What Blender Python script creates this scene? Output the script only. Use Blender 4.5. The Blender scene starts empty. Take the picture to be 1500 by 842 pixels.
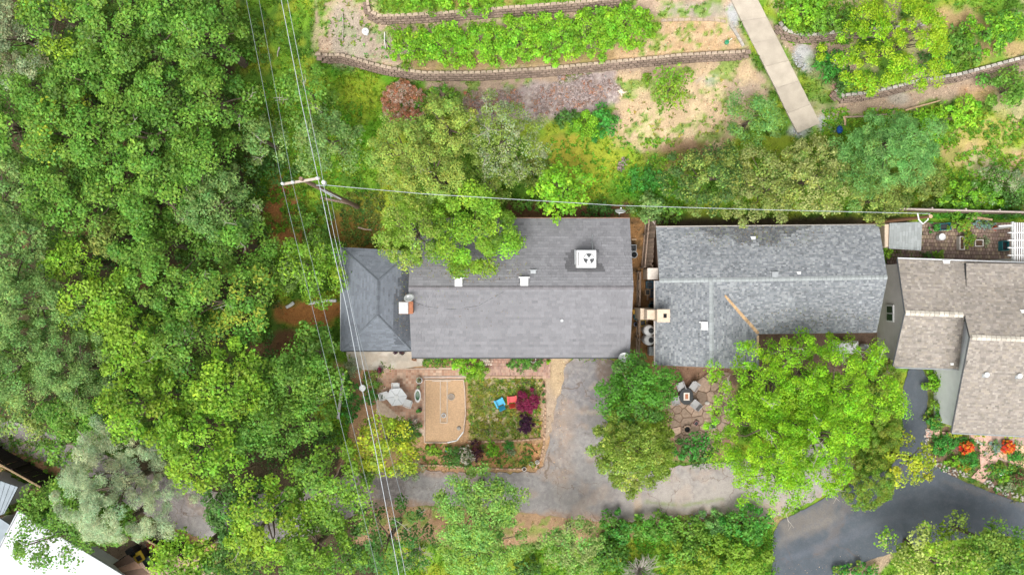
import bpy, math, random
import numpy as np
from mathutils import Vector, Matrix
from mathutils.geometry import delaunay_2d_cdt
random.seed(7); rng = np.random.default_rng(7)
R = math.radians
SC = bpy.context.scene
COL = SC.collection
# ---------------------------------------------------------------- camera
CAM_H, FPX = 55.0, 1100.0
cam = bpy.data.cameras.new('camera'); camo = bpy.data.objects.new('camera', cam); COL.objects.link(camo)
camo.location = (0, 0, CAM_H); camo.rotation_euler = (0, 0, 0)
cam.sensor_width = 36; cam.lens = 36 * FPX / 1500; cam.clip_start = 0.5; cam.clip_end = 3000
SC.camera = camo
# ---------------------------------------------------------------- light
SUN_EL, SUN_AZ = 62, 200      # azimuth clockwise from north (+Y)
w = bpy.data.worlds.new('World'); SC.world = w; w.use_nodes = True
wn = w.node_tree; bg = wn.nodes['Background']
sky = wn.nodes.new('ShaderNodeTexSky'); sky.sky_type = 'NISHITA'; sky.sun_disc = False
sky.sun_elevation = R(SUN_EL); sky.sun_rotation = R(SUN_AZ); sky.dust_density = 4; sky.air_density = 0.8; sky.ozone_density = 0.6
hs = wn.nodes.new('ShaderNodeHueSaturation'); hs.inputs['Saturation'].default_value = 0.12
wn.links.new(sky.outputs[0], hs.inputs['Color']); wn.links.new(hs.outputs[0], bg.inputs['Color'])
bg.inputs['Strength'].default_value = 0.15
sl = bpy.data.lights.new('sun', 'SUN'); sl.energy = 1.45; sl.angle = R(38); sl.color = (1.0, 0.97, 0.92)
so = bpy.data.objects.new('sun', sl); COL.objects.link(so); so.location = (0, -20, 60)
d = Vector((math.sin(R(SUN_AZ)) * math.cos(R(SUN_EL)), math.cos(R(SUN_AZ)) * math.cos(R(SUN_EL)), math.sin(R(SUN_EL))))
so.rotation_euler = d.to_track_quat('Z', 'Y').to_euler()
SC.view_settings.view_transform = 'Standard'; SC.view_settings.look = 'None'
SC.view_settings.exposure = 1.12; SC.view_settings.gamma = 1
SC.render.engine = 'CYCLES'
SC.cycles.max_bounces = 6; SC.cycles.diffuse_bounces = 3; SC.cycles.transmission_bounces = 4; SC.cycles.transparent_max_bounces = 6
SC.cycles.use_denoising = True

# ---------------------------------------------------------------- pixels -> metres
def P(px, py, z=0.0):
    k = (CAM_H - z) / FPX
    return Vector(((px - 750) * k, (421 - py) * k, z))
def sst(a, b, x):
    t = np.clip((x - a) / (b - a), 0, 1); return t * t * (3 - 2 * t)
# terrain: flat building pads, rising behind the houses in block walled terraces
W1 = [(462,80),(500,82),(545,95),(575,102),(620,108),(700,108),(800,102),(900,92),(1000,82),(1095,75)]
W2 = [(538,-30),(539,2),(542,18),(556,25),(600,24),(660,20),(735,14),(800,9),(850,5),(910,-2)]
W3 = [(1141,20),(1140,34),(1150,47),(1172,53),(1200,52),(1240,46),(1290,44),(1350,38),(1420,20),(1470,0)]
W4 = [(1222,132),(1232,141),(1262,138),(1300,131),(1345,119),(1400,111),(1450,98),(1510,82),(1560,70)]
def wline(W, z): return [P(a, b, z) for a, b in W]
W1w = wline(W1, 1.9); W4w = wline(W4, 1.9); W2w = wline(W2, 2.9); W3w = wline(W3, 2.9)
def base_h(y): return 1.2 * sst(6.5, 13, y) + 0.035 * np.maximum(y - 13, 0)
def stepf(x, y, Wa, x0, x1, f0, f1):
    xs = [p.x for p in Wa]; ys = [p.y for p in Wa]
    o = np.argsort(xs); yy = np.interp(x, np.array(xs)[o], np.array(ys)[o])
    s = sst(-0.02, 0.16, y - yy - 0.12)
    f = sst(x0, x0 + f0, x) * (1 - sst(x1 - f1, x1, x))
    return s, f
def G(x, y):
    x = np.asarray(x, float); y = np.asarray(y, float)
    ramp1 = sst(13, 17, y)
    s1, f1 = stepf(x, y, W1w, -14, 16.9, 1.0, .6)
    s4, f4 = stepf(x, y, W4w, 23.3, 90, .8, 1)
    s = ramp1 * (1 - f1 - f4) + s1 * f1 + s4 * f4
    ramp2 = sst(18, 23, y)
    s2, g2 = stepf(x, y, W2w[1:], -10.2, 7.5, .5, 2.5)
    s3, g3 = stepf(x, y, W3w[1:], 18.7, 33, .8, 3)
    t = ramp2 * (1 - g2 - g3) + s2 * g2 + s3 * g3
    return base_h(y) + 0.62 * s + 0.7 * t
def gz(x, y): return float(G(x, y))
def GP(px, py, dz=0.0):
    z = 0.0
    for _ in range(6):
        p = P(px, py, z + dz); z = gz(p.x, p.y)
    p = P(px, py, z + dz); p.z = z
    return p

# ---------------------------------------------------------------- noise
_lat = np.random.default_rng(3).random((256, 256))
def vn(x, y):
    xi = np.floor(x).astype(int); yi = np.floor(y).astype(int); fx = x - xi; fy = y - yi
    fx = fx * fx * (3 - 2 * fx); fy = fy * fy * (3 - 2 * fy)
    a = _lat[xi % 256, yi % 256]; b = _lat[(xi + 1) % 256, yi % 256]; c = _lat[xi % 256, (yi + 1) % 256]; e = _lat[(xi + 1) % 256, (yi + 1) % 256]
    return (a * (1 - fx) + b * fx) * (1 - fy) + (c * (1 - fx) + e * fx) * fy
def fbm(x, y, s=1.0, o=4, seed=0):
    r = 0; a = 1; t = 0
    for k in range(o):
        r = r + a * vn(x * s + 17.3 * k + seed * 31.7, y * s + 9.1 * k + seed * 13.3); t += a; a *= 0.55; s *= 2.03
    return r / t

# ---------------------------------------------------------------- materials
MATS = {}; ALB = .70
def mat(name, col=(.5, .5, .5), rough=.8, ns=6.0, na=.15, attr=False, bump=0.0, bs=30.0, metal=0.0, rnd=0.0, n2=None, transl=0.0, emis=0):
    if name in MATS: return MATS[name]
    m = bpy.data.materials.new(name); m.use_nodes = True; MATS[name] = m
    nt = m.node_tree; L = nt.links; N = nt.nodes; b = N['Principled BSDF']; out = N['Material Output']
    b.inputs['Roughness'].default_value = rough; b.inputs['Metallic'].default_value = metal
    b.inputs['Specular IOR Level'].default_value = 0.3
    if attr:
        s = N.new('ShaderNodeAttribute'); s.attribute_name = 'col'; c = s.outputs['Color']
    else:
        s = N.new('ShaderNodeRGB'); s.outputs[0].default_value = (*col, 1); c = s.outputs[0]
    if name != 'leaf':
        v = N.new('ShaderNodeVectorMath'); v.operation = 'SCALE'; L.new(c, v.inputs[0]); v.inputs['Scale'].default_value = ALB; c = v.outputs[0]
    geo = N.new('ShaderNodeNewGeometry')
    def mult(c, fac_out, lo, hi):
        mr = N.new('ShaderNodeMapRange'); mr.inputs['From Min'].default_value = .3; mr.inputs['From Max'].default_value = .7
        mr.inputs['To Min'].default_value = lo; mr.inputs['To Max'].default_value = hi
        L.new(fac_out, mr.inputs['Value'])
        v = N.new('ShaderNodeVectorMath'); v.operation = 'SCALE'; L.new(c, v.inputs[0]); L.new(mr.outputs[0], v.inputs['Scale'])
        return v.outputs[0]
    if na:
        n = N.new('ShaderNodeTexNoise'); n.inputs['Scale'].default_value = ns; n.inputs['Detail'].default_value = 5
        L.new(geo.outputs['Position'], n.inputs['Vector']); c = mult(c, n.outputs['Fac'], 1 - na, 1 + na)
    if n2:
        n = N.new('ShaderNodeTexNoise'); n.inputs['Scale'].default_value = n2[0]; n.inputs['Detail'].default_value = 3
        L.new(geo.outputs['Position'], n.inputs['Vector']); c = mult(c, n.outputs['Fac'], 1 - n2[1], 1 + n2[1])
    if rnd:
        oi = N.new('ShaderNodeObjectInfo'); mr = N.new('ShaderNodeMapRange'); mr.inputs['To Min'].default_value = 1 - rnd; mr.inputs['To Max'].default_value = 1 + rnd
        L.new(oi.outputs['Random'], mr.inputs['Value'])
        v = N.new('ShaderNodeVectorMath'); v.operation = 'SCALE'; L.new(c, v.inputs[0]); L.new(mr.outputs[0], v.inputs['Scale']); c = v.outputs[0]
    L.new(c, b.inputs['Base Color'])
    if bump:
        n = N.new('ShaderNodeTexNoise'); n.inputs['Scale'].default_value = bs; n.inputs['Detail'].default_value = 4
        L.new(geo.outputs['Position'], n.inputs['Vector']); bp = N.new('ShaderNodeBump'); bp.inputs['Strength'].default_value = bump; bp.inputs['Distance'].default_value = .05
        L.new(n.outputs['Fac'], bp.inputs['Height']); L.new(bp.outputs[0], b.inputs['Normal'])
    if transl:
        tr = N.new('ShaderNodeBsdfTranslucent'); L.new(c, tr.inputs['Color']); mx = N.new('ShaderNodeMixShader'); mx.inputs[0].default_value = transl
        L.new(b.outputs[0], mx.inputs[1]); L.new(tr.outputs[0], mx.inputs[2]); L.new(mx.outputs[0], out.inputs['Surface'])
    return m
LEAF = mat('leaf', attr=True, rough=.55, na=0, transl=.42)
GROUND = mat('ground', attr=True, rough=.95, ns=14, na=.22, n2=(55, .25), bump=.8, bs=25)
SHING = mat('shingle', attr=True, rough=.95, ns=60, na=.18, bump=.3, bs=200)
BARK = mat('bark', (.16, .12, .09), .95, ns=9, na=.3, bump=.5, bs=20)
DEADW = mat('dead_wood', (.42, .38, .33), .9, ns=9, na=.2)
WHITE = mat('white_paint', (.78, .78, .77), .5, ns=3, na=.04)
WMET = mat('white_metal', (.74, .75, .76), .35, ns=3, na=.05)
METAL = mat('grey_metal', (.38, .40, .41), .4, ns=5, na=.12, metal=.4)
DARK = mat('dark_plastic', (.03, .032, .035), .5, ns=5, na=.2)
BLACK = mat('black_hole', (.008, .008, .009), .9, na=0)
WOODW = mat('weathered_wood', (.34, .25, .19), .9, ns=10, na=.25, rnd=.28, bump=.4, bs=40)
WOODT = mat('tan_wood', (.52, .36, .22), .85, ns=8, na=.2, rnd=.1)
BLOCK = mat('wall_block', (.27, .20, .155), .95, ns=7, na=.25, rnd=.18, bump=.6, bs=30)
BLOCKT = mat('wall_cap_block', (.46, .36, .27), .95, ns=7, na=.2, rnd=.16, bump=.5, bs=30)
STONE = mat('pale_stone', (.43, .395, .35), .9, ns=9, na=.2, rnd=.25, bump=.4)
CONC = mat('concrete', (.46, .40, .325), .92, ns=1.6, na=.12, n2=(25, .08), rnd=.05, bump=.2, bs=60)
FLAG = mat('flagstone', (.55, .34, .27), .9, ns=5, na=.14, rnd=.22, bump=.3)
BRICK = mat('brick', attr=True, rough=.92, ns=20, na=.12, bump=.3, bs=80)
STUCCO = mat('grey_stucco', (.64, .61, .58), .95, ns=2, na=.06, bump=.2, bs=90)
STUCCOL = mat('pale_stucco', (.98, 1.0, 1.0), .95, ns=2, na=.05)
GLASS = mat('window_glass', (.02, .035, .04), .12, na=0)
FASC = mat('fascia', (.28, .24, .21), .8, ns=5, na=.1)
FASCD = mat('dark_fascia', (.07, .075, .08), .7, na=0)
BLUE = mat('blue_plastic', (.02, .09, .35), .4, ns=5, na=.1)
CYAN = mat('sky_blue_plastic', (.05, .46, .72), .45, ns=5, na=.08)
RED = mat('red_plastic', (.75, .06, .06), .45, ns=5, na=.08)
TEAL = mat('teal_plastic', (.02, .22, .24), .45, ns=5, na=.1)
YELLOW = mat('yellow_plastic', (.62, .43, .04), .5, ns=5, na=.1)
GREENP = mat('green_plastic', (.03, .28, .13), .45, ns=5, na=.1)
TERRA = mat('terracotta', (.42, .17, .09), .85, ns=8, na=.15)
GREY = mat('grey_fabric', (.42, .41, .41), .8, ns=20, na=.08)
POND = mat('pond_water', (.02, .10, .03), .1, na=0)
SOIL = mat('soil', (.10, .06, .035), .98, ns=12, na=.4, bump=.6)
CREAM = mat('cream_masonry', (.62, .5, .38), .9, ns=8, na=.12, bump=.3)
CHBR = mat('chimney_brick', (.42, .17, .09), .9, ns=14, na=.25, bump=.4)
WROOF = mat('white_roof_membrane', (.60, .615, .645), .5, ns=.8, na=.06, n2=(5, .04))
MROOF = mat('metal_roof', (.24, .28, .31), .45, ns=2, na=.1, metal=.3)
TARP = mat('brown_canvas', (.30, .18, .12), .85, ns=5, na=.12)
TARPD = mat('dark_brown_canvas', (.13, .08, .055), .85, ns=5, na=.12)

# ---------------------------------------------------------------- object helpers
def wloc(o):
    v = Vector((0, 0, 0))
    while o is not None: v += Vector(o.location); o = o.parent
    return v
def tag(o, label, cat, group=None):
    o['label'] = label; o['category'] = cat
    if group: o['group'] = group
    return o
def thing(name, label, cat, loc=(0, 0, 0), rz=0.0, group=None):
    o = bpy.data.objects.new(name, None); COL.objects.link(o); o.empty_display_size = .3
    o.location = loc; o.rotation_euler = (0, 0, rz)
    return tag(o, label, cat, group)
def link(name, me, parent=None, m=None, kind=None, loc=None):
    o = bpy.data.objects.new(name, me); COL.objects.link(o)
    if m is not None and len(me.materials) == 0: me.materials.append(m)
    if parent is not None: o.parent = parent
    if loc is not None: o.location = loc
    if kind: o['kind'] = kind
    return o
class MB:
    def __init__(s): s.v = []; s.f = []; s.c = []
    def add(s, vs, fs, c=None):
        b = len(s.v); s.v += [tuple(v) for v in vs]; s.f += [tuple(b + i for i in f) for f in fs]
        s.c += [c] * len(fs); return s
    def box(s, x, y, z, sx, sy, sz, rz=0, rx=0, ry=0, top=1.0, c=None):
        """box centred at x,y with its base at z; top = taper of the upper face"""
        M = Matrix.Translation((x, y, z)) @ Matrix.Rotation(rz, 4, 'Z') @ Matrix.Rotation(ry, 4, 'Y') @ Matrix.Rotation(rx, 4, 'X')
        h = [(-.5, -.5, 0), (.5, -.5, 0), (.5, .5, 0), (-.5, .5, 0), (-.5 * top, -.5 * top, 1), (.5 * top, -.5 * top, 1), (.5 * top, .5 * top, 1), (-.5 * top, .5 * top, 1)]
        return s.add([M @ Vector((a * sx, b * sy, q * sz)) for a, b, q in h], [(3, 2, 1, 0), (4, 5, 6, 7), (0, 1, 5, 4), (1, 2, 6, 5), (2, 3, 7, 6), (3, 0, 4, 7)], c)
    def tube(s, pts, rad, n=8, caps=True, c=None):
        pts = [Vector(p) for p in pts]; rs = rad if isinstance(rad, (list, tuple)) else [rad] * len(pts)
        vs = []; fs = []
        for i, p in enumerate(pts):
            t = (pts[min(i + 1, len(pts) - 1)] - pts[max(i - 1, 0)]).normalized()
            a = t.cross(Vector((0, 0, 1)) if abs(t.z) < .9 else Vector((1, 0, 0))).normalized(); b = t.cross(a)
            vs += [p + (a * math.cos(2 * math.pi * k / n) + b * math.sin(2 * math.pi * k / n)) * rs[i] for k in range(n)]
        for i in range(len(pts) - 1):
            for k in range(n):
                k2 = (k + 1) % n; fs.append((i * n + k, i * n + k2, (i + 1) * n + k2, (i + 1) * n + k))
        if caps: fs.append(tuple(range(n))); fs.append(tuple(reversed(range((len(pts) - 1) * n, len(pts) * n))))
        return s.add(vs, fs, c)
    def lathe(s, prof, x=0, y=0, z=0, n=16, sx=1, sy=1, cap=True, c=None):
        vs = []; fs = []
        for r, h in prof: vs += [(x + r * sx * math.cos(2 * math.pi * k / n), y + r * sy * math.sin(2 * math.pi * k / n), z + h) for k in range(n)]
        for i in range(len(prof) - 1):
            for k in range(n):
                k2 = (k + 1) % n; fs.append((i * n + k, i * n + k2, (i + 1) * n + k2, (i + 1) * n + k))
        if cap: fs.append(tuple(range(n))[::-1]); fs.append(tuple(range((len(prof) - 1) * n, len(prof) * n)))
        return s.add(vs, fs, c)
    def prism(s, poly, z0, z1, c=None):
        n = len(poly)
        if sum(poly[i][0] * poly[(i + 1) % n][1] - poly[(i + 1) % n][0] * poly[i][1] for i in range(n)) < 0: poly = poly[::-1]
        return s.add([(p[0], p[1], z0) for p in poly] + [(p[0], p[1], z1) for p in poly],
                     [tuple(range(n))[::-1], tuple(range(n, 2 * n))] + [(i, (i + 1) % n, n + (i + 1) % n, n + i) for i in range(n)], c)
    def slab(s, poly3, t, c=None):
        """planar polygon (top side) thickened straight down by t"""
        n = len(poly3); a = [Vector(p) for p in poly3]
        nn = (a[1] - a[0]).cross(a[2] - a[1])
        if nn.z < 0: a = a[::-1]
        return s.add([tuple(p) for p in a] + [(p.x, p.y, p.z - t) for p in a], [tuple(range(n)), tuple(range(n, 2 * n))[::-1]] + [(i, n + i, n + (i + 1) % n, (i + 1) % n) for i in range(n)], c)
    def mesh(s, name, m=None, off=None, smooth=False):
        me = bpy.data.meshes.new(name)
        v = s.v if off is None else [(a[0] - off[0], a[1] - off[1], a[2] - off[2]) for a in s.v]
        me.from_pydata(v, [], s.f); me.update()
        if any(c is not None for c in s.c):
            at = me.attributes.new('col', 'FLOAT_COLOR', 'FACE')
            arr = np.ones((len(s.f), 4), np.float32); arr[:, :3] = [c if c is not None else (.5, .5, .5) for c in s.c]
            at.data.foreach_set('color', arr.ravel())
        if smooth: me.polygons.foreach_set('use_smooth', [True] * len(me.polygons))
        if m: me.materials.append(m)
        return me
    def build(s, name, m, parent=None, world=False, kind=None, smooth=False):
        off = None; loc = None
        if world:
            if parent is not None: off = wloc(parent)
            else:
                a = np.array(s.v); off = Vector(((a[:, 0].min() + a[:, 0].max()) / 2, (a[:, 1].min() + a[:, 1].max()) / 2, a[:, 2].min())); loc = off
        return link(name, s.mesh(name, m, off, smooth), parent, kind=kind, loc=loc)
def copy_tree(o, parent=None):
    c = o.copy(); COL.objects.link(c)
    if parent is not None: c.parent = parent
    for ch in list(o.children): copy_tree(ch, c)
    return c
def np_mesh(name, V, F, colf=None, m=None, smooth=False):
    """V (n,3), F (k,q) all same size"""
    me = bpy.data.meshes.new(name); q = F.shape[1]
    me.vertices.add(len(V)); me.vertices.foreach_set('co', np.ascontiguousarray(V, np.float32).ravel())
    me.loops.add(F.size); me.loops.foreach_set('vertex_index', np.ascontiguousarray(F, np.int32).ravel())
    me.polygons.add(len(F)); me.polygons.foreach_set('loop_start', np.arange(0, F.size, q, dtype=np.int32))
    me.polygons.foreach_set('loop_total', np.full(len(F), q, np.int32))
    if smooth: me.polygons.foreach_set('use_smooth', np.ones(len(F), bool))
    me.update(calc_edges=True)
    if colf is not None:
        dom = 'FACE' if len(colf) == len(F) and len(F) != len(V) else 'POINT'
        at = me.attributes.new('col', 'FLOAT_COLOR', dom)
        a = np.ones((len(colf), 4), np.float32); a[:, :3] = colf; at.data.foreach_set('color', a.ravel())
    if m: me.materials.append(m)
    return me
def clip_poly(poly, q):
    """clip 2D poly by convex CCW q"""
    out = poly
    for i in range(len(q)):
        a = q[i]; b = q[(i + 1) % len(q)]; ex = b[0] - a[0]; ey = b[1] - a[1]; inp = out; out = []
        if not inp: break
        for j in range(len(inp)):
            p = inp[j]; r = inp[(j + 1) % len(inp)]
            dp = ex * (p[1] - a[1]) - ey * (p[0] - a[0]); dr = ex * (r[1] - a[1]) - ey * (r[0] - a[0])
            if dp >= 0: out.append(p)
            if (dp >= 0) != (dr >= 0):
                t = dp / (dp - dr); out.append((p[0] + (r[0] - p[0]) * t, p[1] + (r[1] - p[1]) * t))
    return out
def area2(p): return .5 * abs(sum(p[i][0] * p[(i + 1) % len(p)][1] - p[(i + 1) % len(p)][0] * p[i][1] for i in range(len(p))))
def ccw(p):
    s = sum(p[i][0] * p[(i + 1) % len(p)][1] - p[(i + 1) % len(p)][0] * p[i][1] for i in range(len(p)))
    return p if s > 0 else p[::-1]
def voronoi(poly, n, gap, rs, relax=2):
    poly = ccw(poly); xs = [p[0] for p in poly]; ys = [p[1] for p in poly]; pts = []
    def inside(p): return all((poly[(i + 1) % len(poly)][0] - poly[i][0]) * (p[1] - poly[i][1]) - (poly[(i + 1) % len(poly)][1] - poly[i][1]) * (p[0] - poly[i][0]) > 0 for i in range(len(poly)))
    while len(pts) < n:
        p = (rs.uniform(min(xs), max(xs)), rs.uniform(min(ys), max(ys)))
        if inside(p): pts.append(p)
    for it in range(relax + 1):
        cells = []
        for i, p in enumerate(pts):
            c = poly
            for j, q in enumerate(pts):
                if i == j or not c: continue
                mx = (p[0] + q[0]) / 2; my = (p[1] + q[1]) / 2; dx = q[0] - p[0]; dy = q[1] - p[1]; L = math.hypot(dx, dy)
                mx -= dx / L * gap; my -= dy / L * gap; out = []
                for k in range(len(c)):
                    a = c[k]; b = c[(k + 1) % len(c)]
                    da = (a[0] - mx) * dx + (a[1] - my) * dy; db = (b[0] - mx) * dx + (b[1] - my) * dy
                    if da <= 0: out.append(a)
                    if (da <= 0) != (db <= 0):
                        t = da / (da - db); out.append((a[0] + (b[0] - a[0]) * t, a[1] + (b[1] - a[1]) * t))
                c = out
            cells.append(c)
        if it < relax: pts = [(sum(a[0] for a in c) / len(c), sum(a[1] for a in c) / len(c)) if c else p for c, p in zip(cells, pts)]
    return [c for c in cells if len(c) > 2 and area2(c) > .01]

# ---------------------------------------------------------------- shingled slopes
def shingles(parent, poly3, base, var, tone=None, e=.14, tw=.32, lift=.0, down=None, tint=None, butt=.018):
    a = [Vector(p) for p in poly3]; n = (a[1] - a[0]).cross(a[2] - a[0]).normalized()
    if n.z < 0: n = -n
    if down is None: down = (Vector((0, 0, -1)) + n * n.z).normalized()
    right = n.cross(down).normalized(); o = a[0]
    q = ccw([((p - o).dot(right), (p - o).dot(down)) for p in a])
    us = [p[0] for p in q]; vs = [p[1] for p in q]; mb = MB(); v = min(vs) - e * .5
    while v < max(vs):
        u = min(us) - random.random() * tw; rowt = random.uniform(.955, 1.045)
        while u < max(us):
            wd = tw * random.uniform(.55, 1.35)
            c = clip_poly([(u + .004, v), (u + wd - .004, v), (u + wd - .004, v + e), (u + .004, v + e)], q)
            u += wd
            if len(c) < 3 or area2(c) < .0006: continue
            ex = random.random() * .006
            t = [o + right * x + down * y + n * (lift + .004 + ex + butt * (y - v) / e) for x, y in c]
            b = [o + right * x + down * y + n * (lift - .002) for x, y in c]
            g = .90 * rowt + random.uniform(-var, var) + (random.random() < .12) * random.uniform(-1.2, 1.2) * var
            cc = tint(random.random()) if tint else base
            if tone: g *= tone(t[0])
            g *= .955 + .09 * float(fbm(np.array([t[0].dot(right) * 2.6]), np.array([t[0].dot(down) * .22]), 1, 2, 14)[0])
            k = len(c); col = tuple(max(0, x * g) for x in cc)
            mb.add(t + b, [tuple(range(k))[::-1]] + [(i, (i + 1) % k, k + (i + 1) % k, k + i) for i in range(k)], col)
        v += e
    # make sure tops face up
    me = mb.mesh('shingles', SHING, wloc(parent))
    o2 = link('shingles', me, parent, kind='stuff'); return o2

# ---------------------------------------------------------------- crowns
KINDS = {  # colour, leaf length, leaf width, cluster radius, leaf-area index
 'oak':     ((.142, .292, .036), .23, .15, .82, 3.2),
 'oakd':    ((.085, .200, .035), .22, .15, .68, 3.0),
 'bluegreen': ((.190, .320, .085), .20, .12, .60, 3.2),
 'lime':    ((.205, .375, .028), .24, .16, .82, 3.2),
 'yellow':  ((.345, .430, .028), .22, .15, .60, 3.0),
 'olive':   ((.225, .300, .060), .17, .11, .52, 3.4),
 'softlime': ((.27, .37, .065), .16, .10, .50, 3.6),
 'grey':    ((.27, .33, .17), .15, .09, .50, 2.2),
 'silver':  ((.37, .46, .26), .22, .032, .48, 2.5),
 'maple':   ((.225, .450, .015), .17, .09, .50, 2.7),
 'emerald': ((.065, .27, .035), .22, .15, .50, 3.2),
 'bright':  ((.215, .45, .025), .22, .15, .45, 3.4),
 'willow':  ((.17, .36, .09), .26, .06, .55, 3.0),
 'conifer': ((.15, .27, .025), .13, .06, .34, 3.2),
 'purple':  ((.22, .018, .07), .14, .10, .28, 3.0),
 'darkpurple': ((.05, .010, .035), .14, .10, .25, 3.0),
 'redflower': ((.70, .05, .02), .13, .08, .13, 4.2),
 'whiteflower': ((.62, .55, .46), .10, .08, .13, 3.2),
 'mint':   ((.20, .38, .075), .20, .11, .55, 3.0),
 'brown':   ((.42, .20, .11), .22, .05, .22, 4.6),
}
def leaves(C, n_per, crad, kind, r, tint=None, squash=.75, outward=.55):
    """C (k,3) cluster centres, crad (k,) radii; returns V,F,col arrays"""
    base, L, W, _, _ = KINDS[kind]; L *= .80; W *= .80
    k = len(C); idx = np.repeat(np.arange(k), n_per)
    n = len(idx)
    dirs = r.normal(size=(n, 3)); dirs /= np.linalg.norm(dirs, axis=1)[:, None]
    low = dirs[:, 2] < -.12; dirs[low, 2] *= -1
    rad = crad[idx] * (r.random(n) ** .32) * (1 + .13 * r.normal(size=n))
    c = C[idx] + dirs * rad[:, None] * np.array([1, 1, squash])
    nr = dirs * outward + np.array([0, 0, .5]) + r.normal(size=(n, 3)) * .30
    nr /= np.linalg.norm(nr, axis=1)[:, None]
    t = np.cross(nr, r.normal(size=(n, 3))); t /= np.linalg.norm(t, axis=1)[:, None]
    b = np.cross(nr, t)
    s = (.5 + 1.0 * r.random(n) ** 1.4)[:, None]
    V = np.empty((n, 4, 3)); f = .22 * W * s
    V[:, 0] = c - t * L * .5 * s; V[:, 1] = c - b * W * .5 * s + nr * f - t * L * .06 * s; V[:, 2] = c + t * L * .5 * s - nr * f * .6; V[:, 3] = c + b * W * .5 * s + nr * f - t * L * .06 * s
    bc = np.array(base); ct = np.ones((k, 3)) * bc
    h = r.normal(size=k)
    ct *= (1 + .16 * r.normal(size=k))[:, None].clip(.6, 1.5)
    ct[:, 0] *= (1 + (.06 if kind in ('silver', 'bluegreen', 'grey') else .08) * h).clip(.5, 1.7)
    col = ct[idx] * (1 + .22 * r.normal(size=n))[:, None].clip(.45, 1.7)
    col[:, 0] *= (1 + .12 * r.normal(size=n)).clip(.5, 1.6)
    if tint is not None:   # second leaf colour in whole clusters: (rgb, share)
        wk = np.clip(tint[1] + .35 * r.normal(size=k), 0, 1); m = r.random(n) < wk[idx]
        col[m] = np.array(tint[0]) * (1 + .2 * r.normal(size=m.sum()))[:, None].clip(.5, 1.5)
    F = np.arange(n * 4).reshape(n, 4)
    return V.reshape(-1, 3), F, col.clip(.002, .9)
TRI = [0]
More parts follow.
